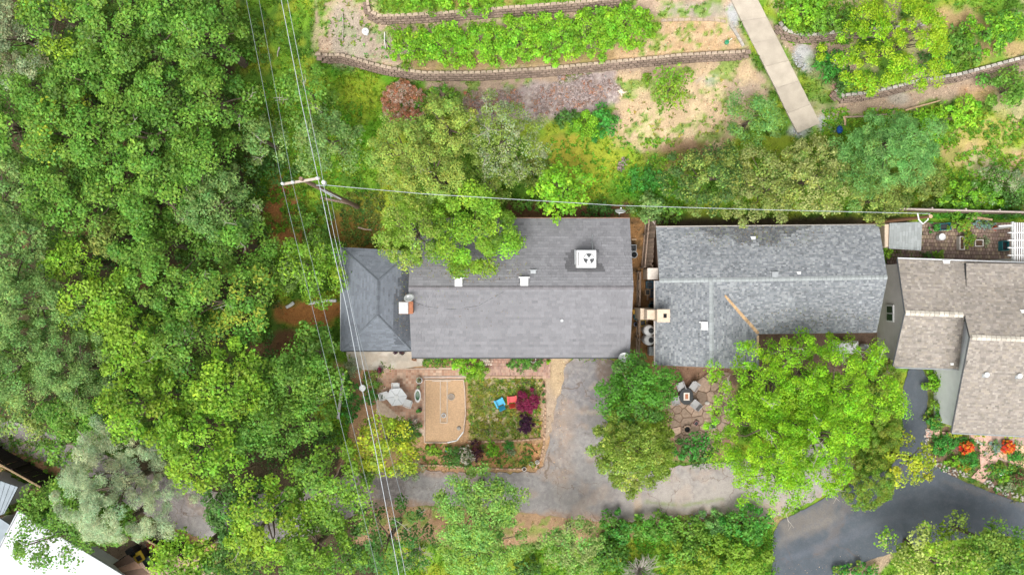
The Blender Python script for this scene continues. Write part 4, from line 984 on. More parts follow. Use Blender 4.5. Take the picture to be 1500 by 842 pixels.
# grey-roofed shed
sc_ = P(1322,345,2.2); shd = thing('shed', 'small shed with a flat mottled grey roof between the second and third house', 'shed', (sc_.x, sc_.y, 0))
sw_, sh_ = 2.0, 1.75
MB().prism([(sc_.x - 1.2, sc_.y - .8), (sc_.x + 1.15, sc_.y - .8), (sc_.x + 1.15, sc_.y + .8), (sc_.x - 1.2, sc_.y + .8)], -.03, 2.1).build('wall', CREAM, shd, world=True)
RS = [P(1303,327,2.2), P(1351,325,2.35), P(1349,367,2.35), P(1302,364,2.2)]
MB().slab([p - Vector((0,0,.02)) for p in RS], .09).build('roof', FASC, shd, world=True)
shingles(shd, RS, (.36,.385,.38), .10, lambda v: 1, e=.2, tw=.4)

# pergola
pg = thing('pergola', 'white slatted pergola at the right edge of the brick courtyard', 'pergola', (P(1510,355,0).x, P(1510,355,0).y, 0))
for px in (1482, 1530):
    for py in (332, 380): p = P(px, py, 2.3); MB().box(p.x, p.y, 0, .12, .12, 2.35).build('post', WHITE, pg, world=True)
for i, px in enumerate((1483, 1530)): a = P(px, 325, 2.42); b = P(px, 388, 2.42); MB().box(a.x, (a.y + b.y) / 2, 2.35, .13, abs(a.y - b.y), .16).build('beam', WHITE, pg, world=True)
for py in (341, 352, 363, 374): a = P(1476, py, 2.55); b = P(1540, py, 2.55); MB().box((a.x + b.x) / 2, a.y, 2.515, b.x - a.x, .07, .14).build('rafter', WHITE, pg, world=True)
px = 1487
while px < 1540:
    a = P(px, 326, 2.7); b = P(px, 386, 2.7); MB().box(a.x, (a.y + b.y) / 2, 2.66, .075, abs(a.y - b.y), .04).build('slat', WHITE, pg, world=True); px += 3.3
MB().box(P(1478,331,2.3).x - .3, P(1478,331,2.3).y, 2.35, 1.0, .1, .1, rz=.05).build('beam', WHITE, pg, world=True)

# lower-left buildings
def at_h(pts, z): return [P(a, b, z) for a, b in pts]
lb = thing('house', 'large building with a bright white flat roof in the bottom left corner', 'building', (P(60,830,0).x, P(60,830,0).y, 0))
rf = at_h([(27,748),(187,846),(160,900),(-60,1000),(-140,960),(-8,815)], 3.6)
MB().prism([(p.x, p.y) for p in at_h([(20,778),(162,866),(140,900),(-60,990),(-130,955),(-12,822)], 3.6)], -.05, 3.4).build('wall', STUCCOL, lb, world=True)
MB().prism([(p.x, p.y) for p in rf], 3.42, 3.6).build('roof', WROOF, lb, world=True)
ea, eb = rf[0], rf[1]; MB().tube([ea + Vector((0,0,.03)), eb + Vector((0,0,.03))], .07, 6).build('gutter', METAL, lb, world=True)
MB().tube([rf[0] + Vector((0,0,.03)), rf[5] + Vector((0,0,.03))], .06, 6).build('gutter', METAL, lb, world=True)
dn = (eb - ea).normalized(); dp_ = Vector((dn.y, -dn.x, 0)) 
for k in range(1, 8):
    a = ea + dn * k * 1.15 + Vector((0,0,.006)); MB().tube([a, a + dp_ * 9], .012, 4).build('roof_seam', mat('roof_seam', (.72,.73,.76), .6, na=0), lb, world=True)
for lab, pts, z in (('grey metal shed roof at the left edge below the dark fence', [(-40,690),(26,713),(6,752),(-40,770)], 2.6), ('lower grey metal shed roof at the left edge touching the white-roofed building', [(-40,765),(0,759),(21,773),(-4,815),(-40,850)], 2.9)):
    q = at_h(pts, z); c = sum(q, Vector()) / len(q); t = thing('shed', lab, 'shed', (c.x, c.y, 0))
    MB().prism([((p.x - c.x) * .70 + c.x, (p.y - c.y) * .70 + c.y) for p in q], -.05, z - .1).build('wall', STUCCO, t, world=True)
    MB().prism([(p.x, p.y) for p in q], z - .1, z).build('roof', MROOF, t, world=True)
    for k in range(9):
        a = q[0].lerp(q[1], (k + .5) / 9); b = q[-1].lerp(q[-2 if len(q) > 4 else 2], (k + .5) / 9); MB().tube([a + Vector((0,0,.015)), b + Vector((0,0,.015))], .018, 4).build('roof_rib', MROOF, t, world=True)
# ================================================================ FENCES
def board_fence(label, a, b, h, bw, m, railm, name='fence', capm=None, tilt=0, gap=.002, postm=None, stuff=False):
    a = Vector((*a, 0)) if len(a) == 2 else Vector(a); b = Vector((*b, 0)) if len(b) == 2 else Vector(b)
    L = (b - a).xy.length; ang = math.atan2(b.y - a.y, b.x - a.x); n = int(L / bw); mid = (a + b) / 2
    t = thing(name, label, 'fence', (mid.x, mid.y, gz(mid.x, mid.y) - .02)); o = wloc(t); big = MB()
    me = [MB().box(0, 0, 0, bw - gap, .022, h * random.uniform(.97, 1.02)).mesh('fence_board', m) for _ in range(4)]
    for k in range(n):
        p = a.lerp(b, (k + .5) / n); z = gz(p.x, p.y) - .02; tl = tilt + random.uniform(-.03, .03)
        if stuff: big.box(p.x, p.y, z, bw - gap, .022, h * random.uniform(.97, 1.02), rz=ang)
        else:
            q = link('fence_board', me[k % 4], t, loc=Vector((p.x, p.y, z)) - o); q.rotation_euler = (tl, random.uniform(-.012, .012), ang)
    if stuff: big.build('fence_boards', m, t, world=True, kind='stuff')
    nrm = Vector((-math.sin(ang), math.cos(ang), 0))
    for hz in (.3, h - .25):
        za = gz(a.x, a.y); zb = gz(b.x, b.y); d = (b - a); 
        MB().tube([Vector((a.x, a.y, za + hz)) + nrm * .05, Vector((b.x, b.y, zb + hz)) + nrm * .05], .045, 4).build('rail', railm, t, world=True)
    for k in range(int(L / 2.4) + 2):
        p = a.lerp(b, min(1, k * 2.4 / L)) + nrm * .1; MB().box(p.x, p.y, gz(p.x, p.y) - .1, .1, .1, h + .12, rz=ang).build('post', postm or railm, t, world=True)
    if capm:
        MB().tube([Vector((a.x, a.y, gz(a.x, a.y) + h + .02)), Vector((b.x, b.y, gz(b.x, b.y) + h + .02))], .06, 4).build('cap_rail', capm, t, world=True)
    return t
def gxy(px, py, z=0): return tuple(P(px, py, z).xy)
DKF = mat('dark_fence', (.022, .014, .011), .85, ns=8, na=.3, rnd=.2)
board_fence('tall dark brown board fence with pale top rail crossing the lower left corner', gxy(-40,632), gxy(86,702), 2.1, .16, DKF, DKF, capm=WOODT)
board_fence('short dark brown board fence beside the grey road near the brown canvas', gxy(232,774), gxy(286,806), 2.1, .16, DKF, DKF, capm=WOODT)
board_fence('weathered leaning plank fence in the dirt gap between the middle and second house', gxy(932,542), gxy(934,398), 1.8, .15, WOODW, WOODW, tilt=-.10)
board_fence('upper stretch of weathered plank fence near the top of the gap between the houses', gxy(940,392), gxy(946,326), 1.9, .17, WOODW, WOODW, tilt=.22)
board_fence('grey weathered fence behind the shed and brick courtyard on the right', tuple(GP(1314,306,1.5).xy), tuple(GP(1530,312,1.5).xy), 1.7, .15, WOODW, mat('pale_rail', (.5, .42, .38), .9, ns=6), capm=mat('pale_rail'), stuff=True)
def log(label, a, b, r0, r1, m=WOODW, name='log', h=.1, cat='log'):
    A = GP(*a); B = GP(*b); mb = MB(); A.z += h; B.z += h; md = A.lerp(B, .5) + Vector((random.uniform(-.05, .05), random.uniform(-.05, .05), 0))
    mb.tube([A, A.lerp(md, .5), md, md.lerp(B, .5), B], [r0, r0 * .97, (r0 + r1) / 2, r1 * 1.05, r1], 9); o = mb.build(name, m, world=True); tag(o, label, cat); return o
# ================================================================ ROOF FITTINGS
def on_roof(px, py, poly3):   # point of the roof plane seen at this pixel
    a = [Vector(p) for p in poly3]; n = (a[1] - a[0]).cross(a[2] - a[0]).normalized(); z = a[0].z
    for _ in range(8):
        p = P(px, py, z); z = a[0].z - ((p.x - a[0].x) * n.x + (p.y - a[0].y) * n.y) / n.z
    p = P(px, py, z); p.z = z; return p
# rooftop cooler
p = on_roof(857, 380, NP); ac = thing('rooftop_cooler', 'white box cooler with a round fan grille on the middle house roof', 'air conditioner', p - Vector((0,0,.1)))
MB().box(0, 0, .1, 1.45, 1.30, .15, top=1.0).build('base', METAL, ac)
b = MB().box(0, 0, .28, 1.32, 1.16, .78, top=.98).build('casing', WHITE, ac)
MB().box(-.55, .0, 1.062, .05, .9, .012).build('louvre', DARK, b)
for s in (-1, 1):
    for k in range(5): MB().box(0, s * .585, .36 + k * .13, 1.0, .02, .05).build('louvre', METAL, b)
MB().lathe([(.36, 1.061), (.36, 1.075), (.33, 1.085)], .16, .02, 0, 24).build('fan_guard', DARK, ac)
fn = MB().lathe([(.09, 1.086), (.09, 1.12), (.04, 1.13)], .16, .02, 0, 12).build('fan_hub', WMET, ac)
for k in range(3):
    a = k * 2.094 + .5; ca, sa = math.cos(a), math.sin(a); q = [(.07, -.06), (.30, -.15), (.33, .03), (.28, .15), (.07, .06)]
    MB().prism([(.16 + x * ca - y * sa, .02 + x * sa + y * ca) for x, y in q], 1.09, 1.105).build('fan_blade', WMET, ac)
mb = MB()
for k in range(3): mb.lathe([(.12 + k * .1, 1.13), (.13 + k * .1, 1.13)], .16, .02, 0, 24, cap=False)
mb.build('wire_guard', METAL, ac)
MB().tube([(.5, .55, .3), (.5, 1.2, -.15), (.55, 1.7, -.3)], .03, 6).build('pipe', METAL, ac)
def skylight(label, px, py, poly, sx, sy, name='roof_vent', m=WHITE, flange=.12, h=.22, cat='roof vent'):
    q = on_roof(px, py, poly); t = thing(name, label, cat, q - Vector((0,0,.02)))
    MB().box(0, 0, .0, sx, sy, h, top=.94).build('vent_box', m, t); MB().box(0, sy * .45, .03, sx + 2 * flange, .08, .04).build('flashing', m, t)
    MB().box(0, 0, h, sx * 1.0, sy * .98, .03).build('lid', m, t); return t
skylight('white square roof vent just under the overhanging tree on the middle house', 672, 413, NP, .50, .62)
skylight('white square roof vent just above the ridge in the middle of the middle house roof', 768, 412, NP, .52, .60)
skylight('small pale grey vent left of the white cooler', 781, 398, NP, .36, .26, m=METAL, flange=.06, h=.14)
skylight('white square roof vent on the west wing of the second house', 1031, 477, H2[3], .42, .55)
skylight('grey box vent with a dark hood near the ridge of the second house', 1134, 402, H2[0], .42, .36, m=METAL, h=.2)
skylight('tiny white vent beside the grey box vent on the second house roof', 1170, 400, H2[0], .22, .14, flange=.03, h=.08)
skylight('small white vent near the north eave of the second house', 1103, 349, H2[0], .26, .2, flange=.04, h=.12, m=WMET)
skylight('flat white flashing patch at the top edge of the tan roof', 1386, 384, NAa, .42, .2, flange=.05, h=.06)
skylight('small white vent at the right frame edge of the tan roof', 1498, 456, nA, .3, .2, flange=.04, h=.1)
skylight('small white vent near the lower eave of the lower tan roof wing', 1394, 533, SA, .18, .15, flange=.03, h=.08)
def pipe_vent(label, px, py, poly, r=.09, h=.35):
    q = on_roof(px, py, poly); t = thing('vent_pipe', label, 'vent pipe', q - Vector((0,0,.05)))
    MB().box(0, 0, .05, r * 2.6, r * 2.8, .02).build('flashing', METAL, t); MB().lathe([(r, 0), (r, h), (r * .6, h), (r * .6, h - .05)], 0, 0, 0, 12).build('pipe', WHITE, t); MB().lathe([(r * 1.15, 0), (r * 1.1, .04), (.01, .07)], 0, 0, h, 12).build('cap', WMET, t)
pipe_vent('small white vent pipe on the lower slope of the middle house', 823, 469, SP, .08, .2)
pipe_vent('round white roof vent, left one of the pair on the lower right tan roof', 1443, 548, SB, .15, .25)
pipe_vent('round white roof vent, right one of the pair on the lower right tan roof', 1491, 550, SB, .15, .25)
def dish(label, pos, az, tilt, r=.36, mast=.7, name='satellite_dish', arm=.35):
    t = thing(name, label, 'satellite dish', pos, az)
    MB().tube([(0, 0, 0), (0, 0, mast)], .03, 8).tube([(0, 0, 0), (.1, .25, 0)], .02, 6).build('mast', WMET, t)
    mb = MB(); prof = [(.001, 0), (r * .4, .015), (r * .75, .05), (r, .10)]; n = 20; vs = []; M = Matrix.Translation((0, .05, mast)) @ Matrix.Rotation(-tilt, 4, 'X')
    for q, hh in prof: vs += [M @ Vector((q * .9 * math.cos(6.2832 * k / n), q * 1.05 * math.sin(6.2832 * k / n), hh)) for k in range(n)]
    vs += [v + M.to_3x3() @ Vector((0, 0, -.02)) for v in vs]; m_ = 4 * n
    fs = [(i * n + k, i * n + (k + 1) % n, (i + 1) * n + (k + 1) % n, (i + 1) * n + k) for i in range(3) for k in range(n)]
    fs += [tuple(m_ + i for i in f[::-1]) for f in fs] + [(3 * n + k, 3 * n + (k + 1) % n, m_ + 3 * n + (k + 1) % n, m_ + 3 * n + k) for k in range(n)]
    mb.add(vs, fs).build('reflector', WMET, t, smooth=True)
    MB().tube([M @ Vector((0, -r, .05)), M @ Vector((0, -r * .5, arm))], .015, 5).build('feed_arm', METAL, t)
    q = M @ Vector((0, -r * .5, arm)); MB().box(q.x, q.y, q.z - .04, .09, .07, .09).build('receiver', WMET, t); return t
q = on_roof(602, 438, SP); dish('satellite dish beside the brick chimney at the left end of the middle house', q, R(10), R(50), .38, .75)
dish('satellite dish at the lower right corner of the middle house', P(914, 521, 3.2), R(150), R(35), .42, .4)
dish('satellite dish on a tall mast behind the middle house near the service wire', P(907, 313, 3.4), 0, R(66), .40, .5)
MB_m = MB().tube([P(907, 322, 0) + Vector((0,.2,0)), P(907, 313, 3.45)], .035, 8); o = MB_m.build('mast_pole', METAL, world=True); tag(o, 'thin grey mast behind the middle house carrying the satellite dish by the wire', 'mast')
# chimneys
q = P(598, 450, 3.9); ch = thing('chimney', 'brick chimney with white cap at the left gable of the middle house', 'chimney', (q.x, q.y, 0))
mb = MB(); rr_ = random.Random(3)
for k in range(14): mb.box(0 + .0, 0, 0 + k * .34, .80, .72, .32)
mb.build('stack', CHBR, ch); MB().box(0, 0, 4.76, .9, .82, .10).build('crown', CHBR, ch)
mb = MB()
for x, y in ((-.38, -.33), (-.38, .33), (.1, -.33), (.1, .33)): mb.box(x, y, 4.86, .05, .05, .15)
mb.build('cap_leg', METAL, ch); MB().box(-.16, 0, 5.0, .62, .78, .08, top=.8).build('chimney_cap', WHITE, ch); MB().lathe([(.22, 0), (.24, .05), (.05, .12)], -.2, -.02, 5.08, 14).build('cowl', WMET, ch)
MB().box(.30, .0, 4.86, .16, .6, .04).build('brick_course', TERRA, ch)
q = P(966, 462, 4.2); ch = thing('chimney', 'cream masonry chimney with square black flue on the left side of the second house', 'chimney', (q.x, q.y, 0))
MB().box(-.62, .05, 0, .9, .78, 2.9).box(-.50, .05, 2.9, .66, .78, .9, top=.8).build('shoulder', CREAM, ch)
MB().box(.16, 0, 0, .74, .76, 4.6).build('stack', CREAM, ch); MB().box(.18, 0, 4.6, .86, .86, .10).build('crown', CREAM, ch); MB().box(.28, 0, 4.7, .22, .28, .012).build('flue', BLACK, ch)
q = P(958, 401, 2.0); t = thing('water_heater_closet', 'pale cream box closet with a flat lid against the left wall of the second house', 'closet', (q.x - .1, q.y, 0))
MB().box(0, 0, 0, .66, .72, 2.0).build('body', CREAM, t); MB().box(0, 0, 2.0, .74, .8, .06).build('lid', mat('pale_lid', (.78, .7, .62), .8, ns=5), t); MB().box(-.335, 0, .1, .02, .5, 1.7).build('door', CREAM, t)
# side-yard clutter between the houses
def tank(label, px, py, r, h, lidm, bodym=WHITE):
    q = P(px, py, h); t = thing('water_tank', label, 'tank', (q.x, q.y, 0))
    MB().lathe([(r * .98, 0), (r, .05), (r * .97, .12), (r, .2), (r, h * .5), (r * .97, h * .55), (r, h * .6), (r, h * .9), (r * .85, h * .98), (r * .5, h)], 0, 0, 0, 24).build('body', bodym, t, smooth=True)
    MB().lathe([(r * .48, 0), (r * .48, .06), (r * .3, .08)], r * .28, 0, h, 18).build('lid', lidm, t); MB().tube([(-r, 0, .3), (-r - .15, 0, .25), (-r - .15, 0, 0)], .025, 6).build('outlet', METAL, t)
tank('white water tank with black lid beside the second house, nearer the cream chimney', 951.5, 484, .40, 1.2, DARK)
tank('white water tank with black lid beside the second house, nearer the grey bin', 951.5, 498, .39, 1.15, DARK)
def wheelie(label, px, py, m, lidm, rz=0, s=1.0, name='wheelie_bin', h=1.05):
    q = P(px, py, h); t = thing(name, label, 'bin', (q.x, q.y, 0), rz)
    mb = MB().box(0, 0, .06, .5 * s, .55 * s, .92, top=1.12); mb.build('body', m, t)
    l = MB().box(0, 0, .985, .60 * s, .66 * s, .07, top=.9).build('lid', lidm, t); MB().box(0, -.05 * s, 1.055, .3 * s, .3 * s, .02).build('emblem', m if m is not lidm else DARK, l)
    for sx in (-1, 1):
        M_ = MB(); M_.tube([(sx * .24 * s - .03, -.3 * s, .1), (sx * .24 * s + .03, -.3 * s, .1)], .1, 12); M_.build('wheel', DARK, t)
    MB().tube([(-.2 * s, .36 * s, .95), (.2 * s, .36 * s, .95)], .02, 6).build('handle', DARK, t)
wheelie('grey wheeled bin below the two white water tanks', 958, 514, METAL, mat('bin_grey', (.35,.38,.38), .6), R(90), 1.1)
wheelie('yellow-topped dark wheeled bin, middle of the three bins by the brown canvas, lower left', 203, 816, DARK, YELLOW, R(30), 1.2)
wheelie('black wheeled bin left of the yellow-topped one, lower left', 191, 810, DARK, DARK, R(30), 1.05)
wheelie('dark green-grey wheeled bin right of the yellow-topped one, lower left', 217, 824, mat('dark_green_plastic', (.03,.05,.045), .5), mat('dark_green_plastic'), R(35), 1.15)
def barrel(label, px, py, r, h, m, rimm=None, name='barrel', cat='barrel', fill=BLACK):
    q = GP(px, py, h); t = thing(name, label, cat, (q.x, q.y, q.z))
    MB().lathe([(r * .88, 0), (r, h * .2), (r, h * .75), (r * .95, h * .97), (r, h), (r * .88, h), (r * .86, h * .85)], 0, 0, 0, 20).build('body', m, t, smooth=True)
    if rimm: 
        mb = MB(); vs = []; mb.lathe([(r * .9, h), (r * 1.04, h), (r * 1.04, h + .04), (r * .9, h + .04), (r * .9, h)], 0, 0, 0, 20, cap=False); mb.build('rim', rimm, t)
    MB().lathe([(r * .86, 0), (r * .86, .01)], 0, 0, h * .9, 18).build('contents', fill, t)
barrel('blue-rimmed dark round tub at the right wall of the middle house', 933, 464, .22, .7, DARK, TEAL)
barrel('small blue and white bucket just below the blue-rimmed tub', 932, 475, .15, .4, WHITE, BLUE, name='bucket', cat='bucket')
barrel('dark tub behind the closet beside the second house', 955, 448, .2, .5, DARK, TEAL, name='tub')
def crate(label, px, py, sx, sy, h, m, rz=0, name='crate', cat='crate'):
    q = GP(px, py, h); t = thing(name, label, cat, (q.x, q.y, q.z), rz)
    MB().box(0, 0, 0, sx, sy, .03).build('base', m, t)
    for s in (-1, 1): MB().box(0, s * (sy / 2 - .015), .02, sx, .03, h).build('side', m, t); MB().box(s * (sx / 2 - .015), 0, .02, .03, sy - .06, h).build('end', m, t)
    MB().box(0, 0, .03, sx * .8, sy * .7, h * .55).build('contents', DARK, t)
crate('yellow crate on the dirt between the houses beside the blue tub', 942, 473, .4, .42, .3, YELLOW, .1)
crate('teal crate against the second house just below the cream closet', 952, 417, .5, .5, .4, mat('faded_teal', (.05,.14,.2), .6))
crate('dark blue crate against the second house below the teal one', 957, 430, .42, .6, .45, mat('navy_plastic', (.02,.04,.07), .5))
crate('tan wooden crate beside the dark blue one between the houses', 949, 428, .35, .45, .35, WOODT)
crate('brown wooden crate of bits above the cream chimney', 956, 443, .4, .3, .25, WOODW, name='crate')
crate('grey box against the right wall of the middle house near its top', 928, 363, .42, .45, .6, METAL)
barrel('grey round drum against the right wall of the middle house', 929, 373, .24, .7, METAL, METAL)
def plank(label, a, b, w_, m, h=.08, name='plank', th=.04):
    A = GP(*a); B = GP(*b); z = max(A.z, B.z) + h; ang = math.atan2(B.y - A.y, B.x - A.x); L = (B - A).length
    o = MB().box((A.x + B.x) / 2, (A.y + B.y) / 2, z, L, w_, th, rz=ang).build(name, m, world=True); tag(o, label, 'plank'); return o
plank('short yellow plank on the dirt by the top right of the middle house', (925, 351), (932, 351), .1, WOODT)
plank('orange panel leaning at the right wall of the middle house', (927, 453), (929, 459), .3, mat('orange_paint', (.6,.33,.04), .7), h=.5)
plank('loose timber lying along the dirt gap beside the second house', (944, 500), (950, 445), .12, WOODW)
plank('long thin timber lying between the houses near the plank fence', (948, 440), (951, 380), .10, WOODW)
plank('pale pole leaning to the top left corner of the second house', (949, 325), (961, 342), .09, mat('pale_rail'), h=1.6)
plank('broken board lying at the foot of the leaning plank fence', (935, 405), (934, 445), .16, WOODT)

# ================================================================ PATIO FURNITURE
def patio_chair(label, px, py, rz, m=WHITE, s=1.0, cat='chair', z=.05, slats=False, group=None, mesh_only=None):
    q = P(px, py, .45); t = thing('patio_chair', label, cat, (q.x, q.y, z), rz, group)   # faces +Y
    MB().box(0, 0, .38 * s, .50 * s, .50 * s, .04).build('seat', m, t)
    if slats:
        for k in range(5): MB().box((k - 2) * .10 * s, -.27 * s - .06, .38 * s, .085 * s, .03, .55 * s, rx=.28).build('back_slat', m, t)
    else: MB().box(0, -.26 * s, .40 * s, .50 * s, .035, .48 * s, rx=.22).build('backrest', m, t)
    for sx in (-1, 1):
        for sy in (-1, 1): MB().tube([(sx * .22 * s, sy * .22 * s, 0), (sx * .21 * s, sy * .2 * s, .39 * s)], .022, 6).build('leg', m, t)
        MB().tube([(sx * .27 * s, .24 * s, .05), (sx * .27 * s, .24 * s, .60 * s), (sx * .27 * s, -.3 * s, .64 * s)], .026, 6).build('armrest', m, t)
    return t
q = P(580, 581, .7); tb = thing('patio_table', 'white hexagonal table on the pink tiled patio', 'table', (q.x + .05, q.y, .05))
MB().prism([(.78 * math.cos(k * math.pi / 3 + .1), .70 * math.sin(k * math.pi / 3 + .1)) for k in range(6)], .68, .72).build('tabletop', WMET, tb)
for k in range(6): a = k * math.pi / 3 + .1; MB().tube([(.2 * math.cos(a), .18 * math.sin(a), .728), (.76 * math.cos(a), .68 * math.sin(a), .728)], .010, 4).build('rib', METAL, tb)
MB().lathe([(.17, .72), (.17, .76), (.05, .78)], 0, 0, 0, 16).build('umbrella_collar', WHITE, tb)
for k in range(3): a = k * 2.094; MB().tube([(.5 * math.cos(a), .5 * math.sin(a), 0), (.3 * math.cos(a), .3 * math.sin(a), .69)], .03, 6).build('leg', WMET, tb)
patio_chair('white armchair north of the hexagonal table', 580, 567, R(180))
patio_chair('white armchair west of the hexagonal table', 564, 579, R(-75))
patio_chair('white armchair southeast of the hexagonal table', 597, 590, R(72))
def adirondack(label, px, py, rz, m):
    q = P(px, py, .4); t = thing('garden_chair', label, 'chair', (q.x, q.y, .0), rz)
    MB().box(0, .05, .26, .52, .50, .05, rx=.12).build('seat', m, t); t.scale = (.88, .88, .88)
    for k in range(5): MB().box((k - 2) * .108, -.30 - .02 * abs(k - 2), .24, .098, .03, .72 - .05 * abs(k - 2), rx=.42).build('back_slat', m, t)
    for s in (-1, 1):
        MB().box(s * .33, .02, .52, .13, .68, .03).build('armrest', m, t); MB().box(s * .29, .30, 0, .05, .08, .52).build('leg', m, t); MB().box(s * .29, -.24, 0, .05, .08, .52).build('leg', m, t)
adirondack('blue plastic garden chair in the front garden', 732, 590, R(25), CYAN)
adirondack('red plastic garden chair beside the purple-leaved shrub', 750, 586, R(5), RED)
# oval pond tub, pots
def pot(label, px, py, r, m, kind='oak', h=.3, plant=True, name='flower_pot', ph=.35, cat='pot'):
    q = GP(px, py, h); q.z = max(q.z, .05 if 500 < px < 800 and 520 < py < 640 else q.z); t = thing(name, label, cat, q)
    MB().lathe([(r * .7, 0), (r, h * .92), (r * 1.08, h * .92), (r * 1.08, h), (r * .9, h), (r * .88, h * .85)], 0, 0, 0, 18).build('body', m, t, smooth=False)
    MB().lathe([(r * .87, 0), (r * .87, .01)], 0, 0, h * .87, 14).build('soil', SOIL, t)
    if plant:
        r_ = np.random.default_rng(int(px * 3 + py)); C = np.stack([r_.normal(size=5) * r * .45, r_.normal(size=5) * r * .45, h + ph * r_.random(5)], 1)
        V, F, c = leaves(C, 16, np.full(5, r * .75), kind, r_); Vq = V.reshape(-1, 4, 3); m_ = Vq.mean(1, keepdims=True); V = (m_ + (Vq - m_) * .6).reshape(-1, 3); TRI[0] += 2 * len(F)
        link('plant', np_mesh('plant', V, F, c, LEAF), t)
q = P(612, 579, .25); t = thing('pond_tub', 'oval white tub with green water right of the white table', 'tub', (q.x, q.y, .05))
mb = MB(); mb.lathe([(.16, 0), (.20, .28), (.235, .28), (.235, .31), (.17, .31), (.165, .22)], 0, 0, 0, 24, 1, 2.1); mb.build('body', WHITE, t)
MB().lathe([(.168, 0), (.168, .01)], 0, 0, .24, 20, 1, 2.1).build('water', POND, t)
pot('white pot by the corner of the sand court on the patio', 614, 557, .22, WMET, 'grey'); pot('dark pot at the corner between the concrete apron and the tiles', 556, 542, .19, DARK, 'purple', plant=True, ph=.15)
pot('small pale pot between the round pot and the oval tub', 613, 566, .13, STONE, 'grey', h=.2); pot('pot of green leaves on the lower right of the tiled patio', 615, 600, .16, DARK, 'emerald', h=.2)
pot('left dark pot of the pair on the concrete apron under the annex eave', 580, 515, .15, DARK, 'darkpurple', ph=.2); pot('right dark pot of the pair on the concrete apron under the annex eave', 589, 516, .17, DARK, 'darkpurple', ph=.2)
pot('terracotta pot at the lower left corner of the middle house', 607, 525, .16, TERRA, 'brown'); pot('white pot at the eave of the middle house among green shrubs', 781, 527, .2, WHITE, 'grey', plant=False)
pot('yellow pot beside the brick walk next to the driveway', 803, 529, .14, YELLOW, 'bright'); pot('topmost small dark pot on the kerb beside the driveway', 796, 564, .09, DARK, 'oakd', h=.2, ph=.1)
pot('middle small dark pot on the kerb beside the driveway', 796, 577, .09, DARK, 'oakd', h=.2, ph=.1); pot('lowest small dark pot on the kerb beside the driveway', 796, 588, .09, DARK, 'oakd', h=.2, ph=.1)
pot('white ball-shaped pot, left of the group at the lower kerb corner by the driveway', 768, 687, .14, WHITE, 'grey', plant=False); pot('white pot, right of the group at the lower kerb corner by the driveway', 787, 677, .14, WHITE, 'whiteflower', ph=.1)
pot('wire basket pot between the two white pots at the lower kerb corner', 778, 679, .15, METAL, 'olive', ph=.15); pot('blue pot in the planting strip below the sand court', 655, 658, .15, CYAN, 'bright', ph=.05)
pot('pale urn in the shrubs left of the sand court corner', 608, 616, .16, STONE, 'whiteflower', ph=.2); pot('round pale pot with pink succulents in the bushes below the patio', 602, 624, .26, STONE, 'whiteflower', ph=.2)
# white round birdbath under the wires
q = GP(531, 568, .6); t = thing('birdbath', 'small white round birdbath left of the tiled patio under the wires', 'birdbath', q)
MB().lathe([(.16, 0), (.06, .08), (.05, .5), (.2, .58), (.24, .64), (.21, .64), (.12, .6)], 0, 0, 0, 20).build('bowl', WHITE, t, smooth=True)
# sand court
q = P(650, 600, .1); t = thing('sand_court', 'tan sand play court with a pale raised rim in the front garden', 'court', (q.x, q.y, 0))
outl = [(622,556),(679,556),(681,575),(682,605),(679,632),(669,645),(655,648),(622,648)]
ow = [tuple(P(a, b, .1).xy) for a, b in outl]
MB().prism(ow, -.02, .035).build('sand', mat('sand', (.56, .37, .22), .97, ns=9, na=.16, n2=(50, .2), bump=.6, bs=60), t, world=True)
for i in range(len(ow)):
    a = Vector((*ow[i], .09)); b = Vector((*ow[(i + 1) % len(ow)], .09)); dd = (b - a).normalized() * .015
    MB().tube([a + dd, b - dd], .05, 6).build('rim_segment', mat('rim', (.60,.46,.36), .85, ns=6) if i not in (4, 5) else WHITE, t, world=True)
for nm, a, b in (('left line of the thin white bar frame', (645,557), (645,619)), ('right line', (655,557), (655,619)), ('crosspiece', (633,558), (660,558)), ('foot', (645,619), (655,619))):
    MB().tube([P(a[0], a[1], .12), P(b[0], b[1], .12)], .028, 5).build('frame_bar', mat('pale_bar', (.72,.62,.52), .7), t, world=True)
def ring(label, px, py, r, m, rt=.04, name='ring', cat='ring', z=.05, fill=None):
    q = P(px, py, z); o = thing(name, label, cat, (q.x, q.y, z)); n = 24; 
    MB().lathe([(r - rt, 0), (r, 0), (r + .01, .05), (r, .09), (r - rt, .09), (r - rt, 0)], 0, 0, 0, n, cap=False).build('hoop', m, o)
    MB().lathe([(r - rt, 0), (r - rt, .03)], 0, 0, 0, n).build('centre', fill or SOIL, o)
ring('pale hoop with a dark centre on the right of the sand court', 661, 581, .24, STONE, fill=mat('grey_gravel', (.3,.24,.19), .9, ns=30, na=.4))
ring('dark grey hoop inside the lower end of the white frame on the sand', 650, 608, .17, METAL, fill=mat('grey_gravel'))
ring('black tyre lying beside the dark purple shrub by the driveway', 765, 619, .24, DARK, .13, 'tyre', 'tyre', fill=SOIL)
q = P(672, 627, .1); o = MB().lathe([(.16, 0), (.14, .08), (.05, .13)], q.x, q.y, .04, 9).build('stone', STONE, world=True); tag(o, 'pale flat stone in the lower right of the sand court', 'stone')
# low timber border between brick walk and gardens
plank('timber border along the top of the sand court', (621, 552), (683, 551), .08, mat('pale_rail'), h=.06)
plank('timber border along the top of the front garden square', (684, 551), (795, 552), .08, WOODT, h=.06)
plank('grey timber sleeper standing in the hedge left of the patio', (506, 545), (498, 611), .19, mat('grey_timber', (.42,.40,.38), .9, ns=6), h=.5, th=.14)
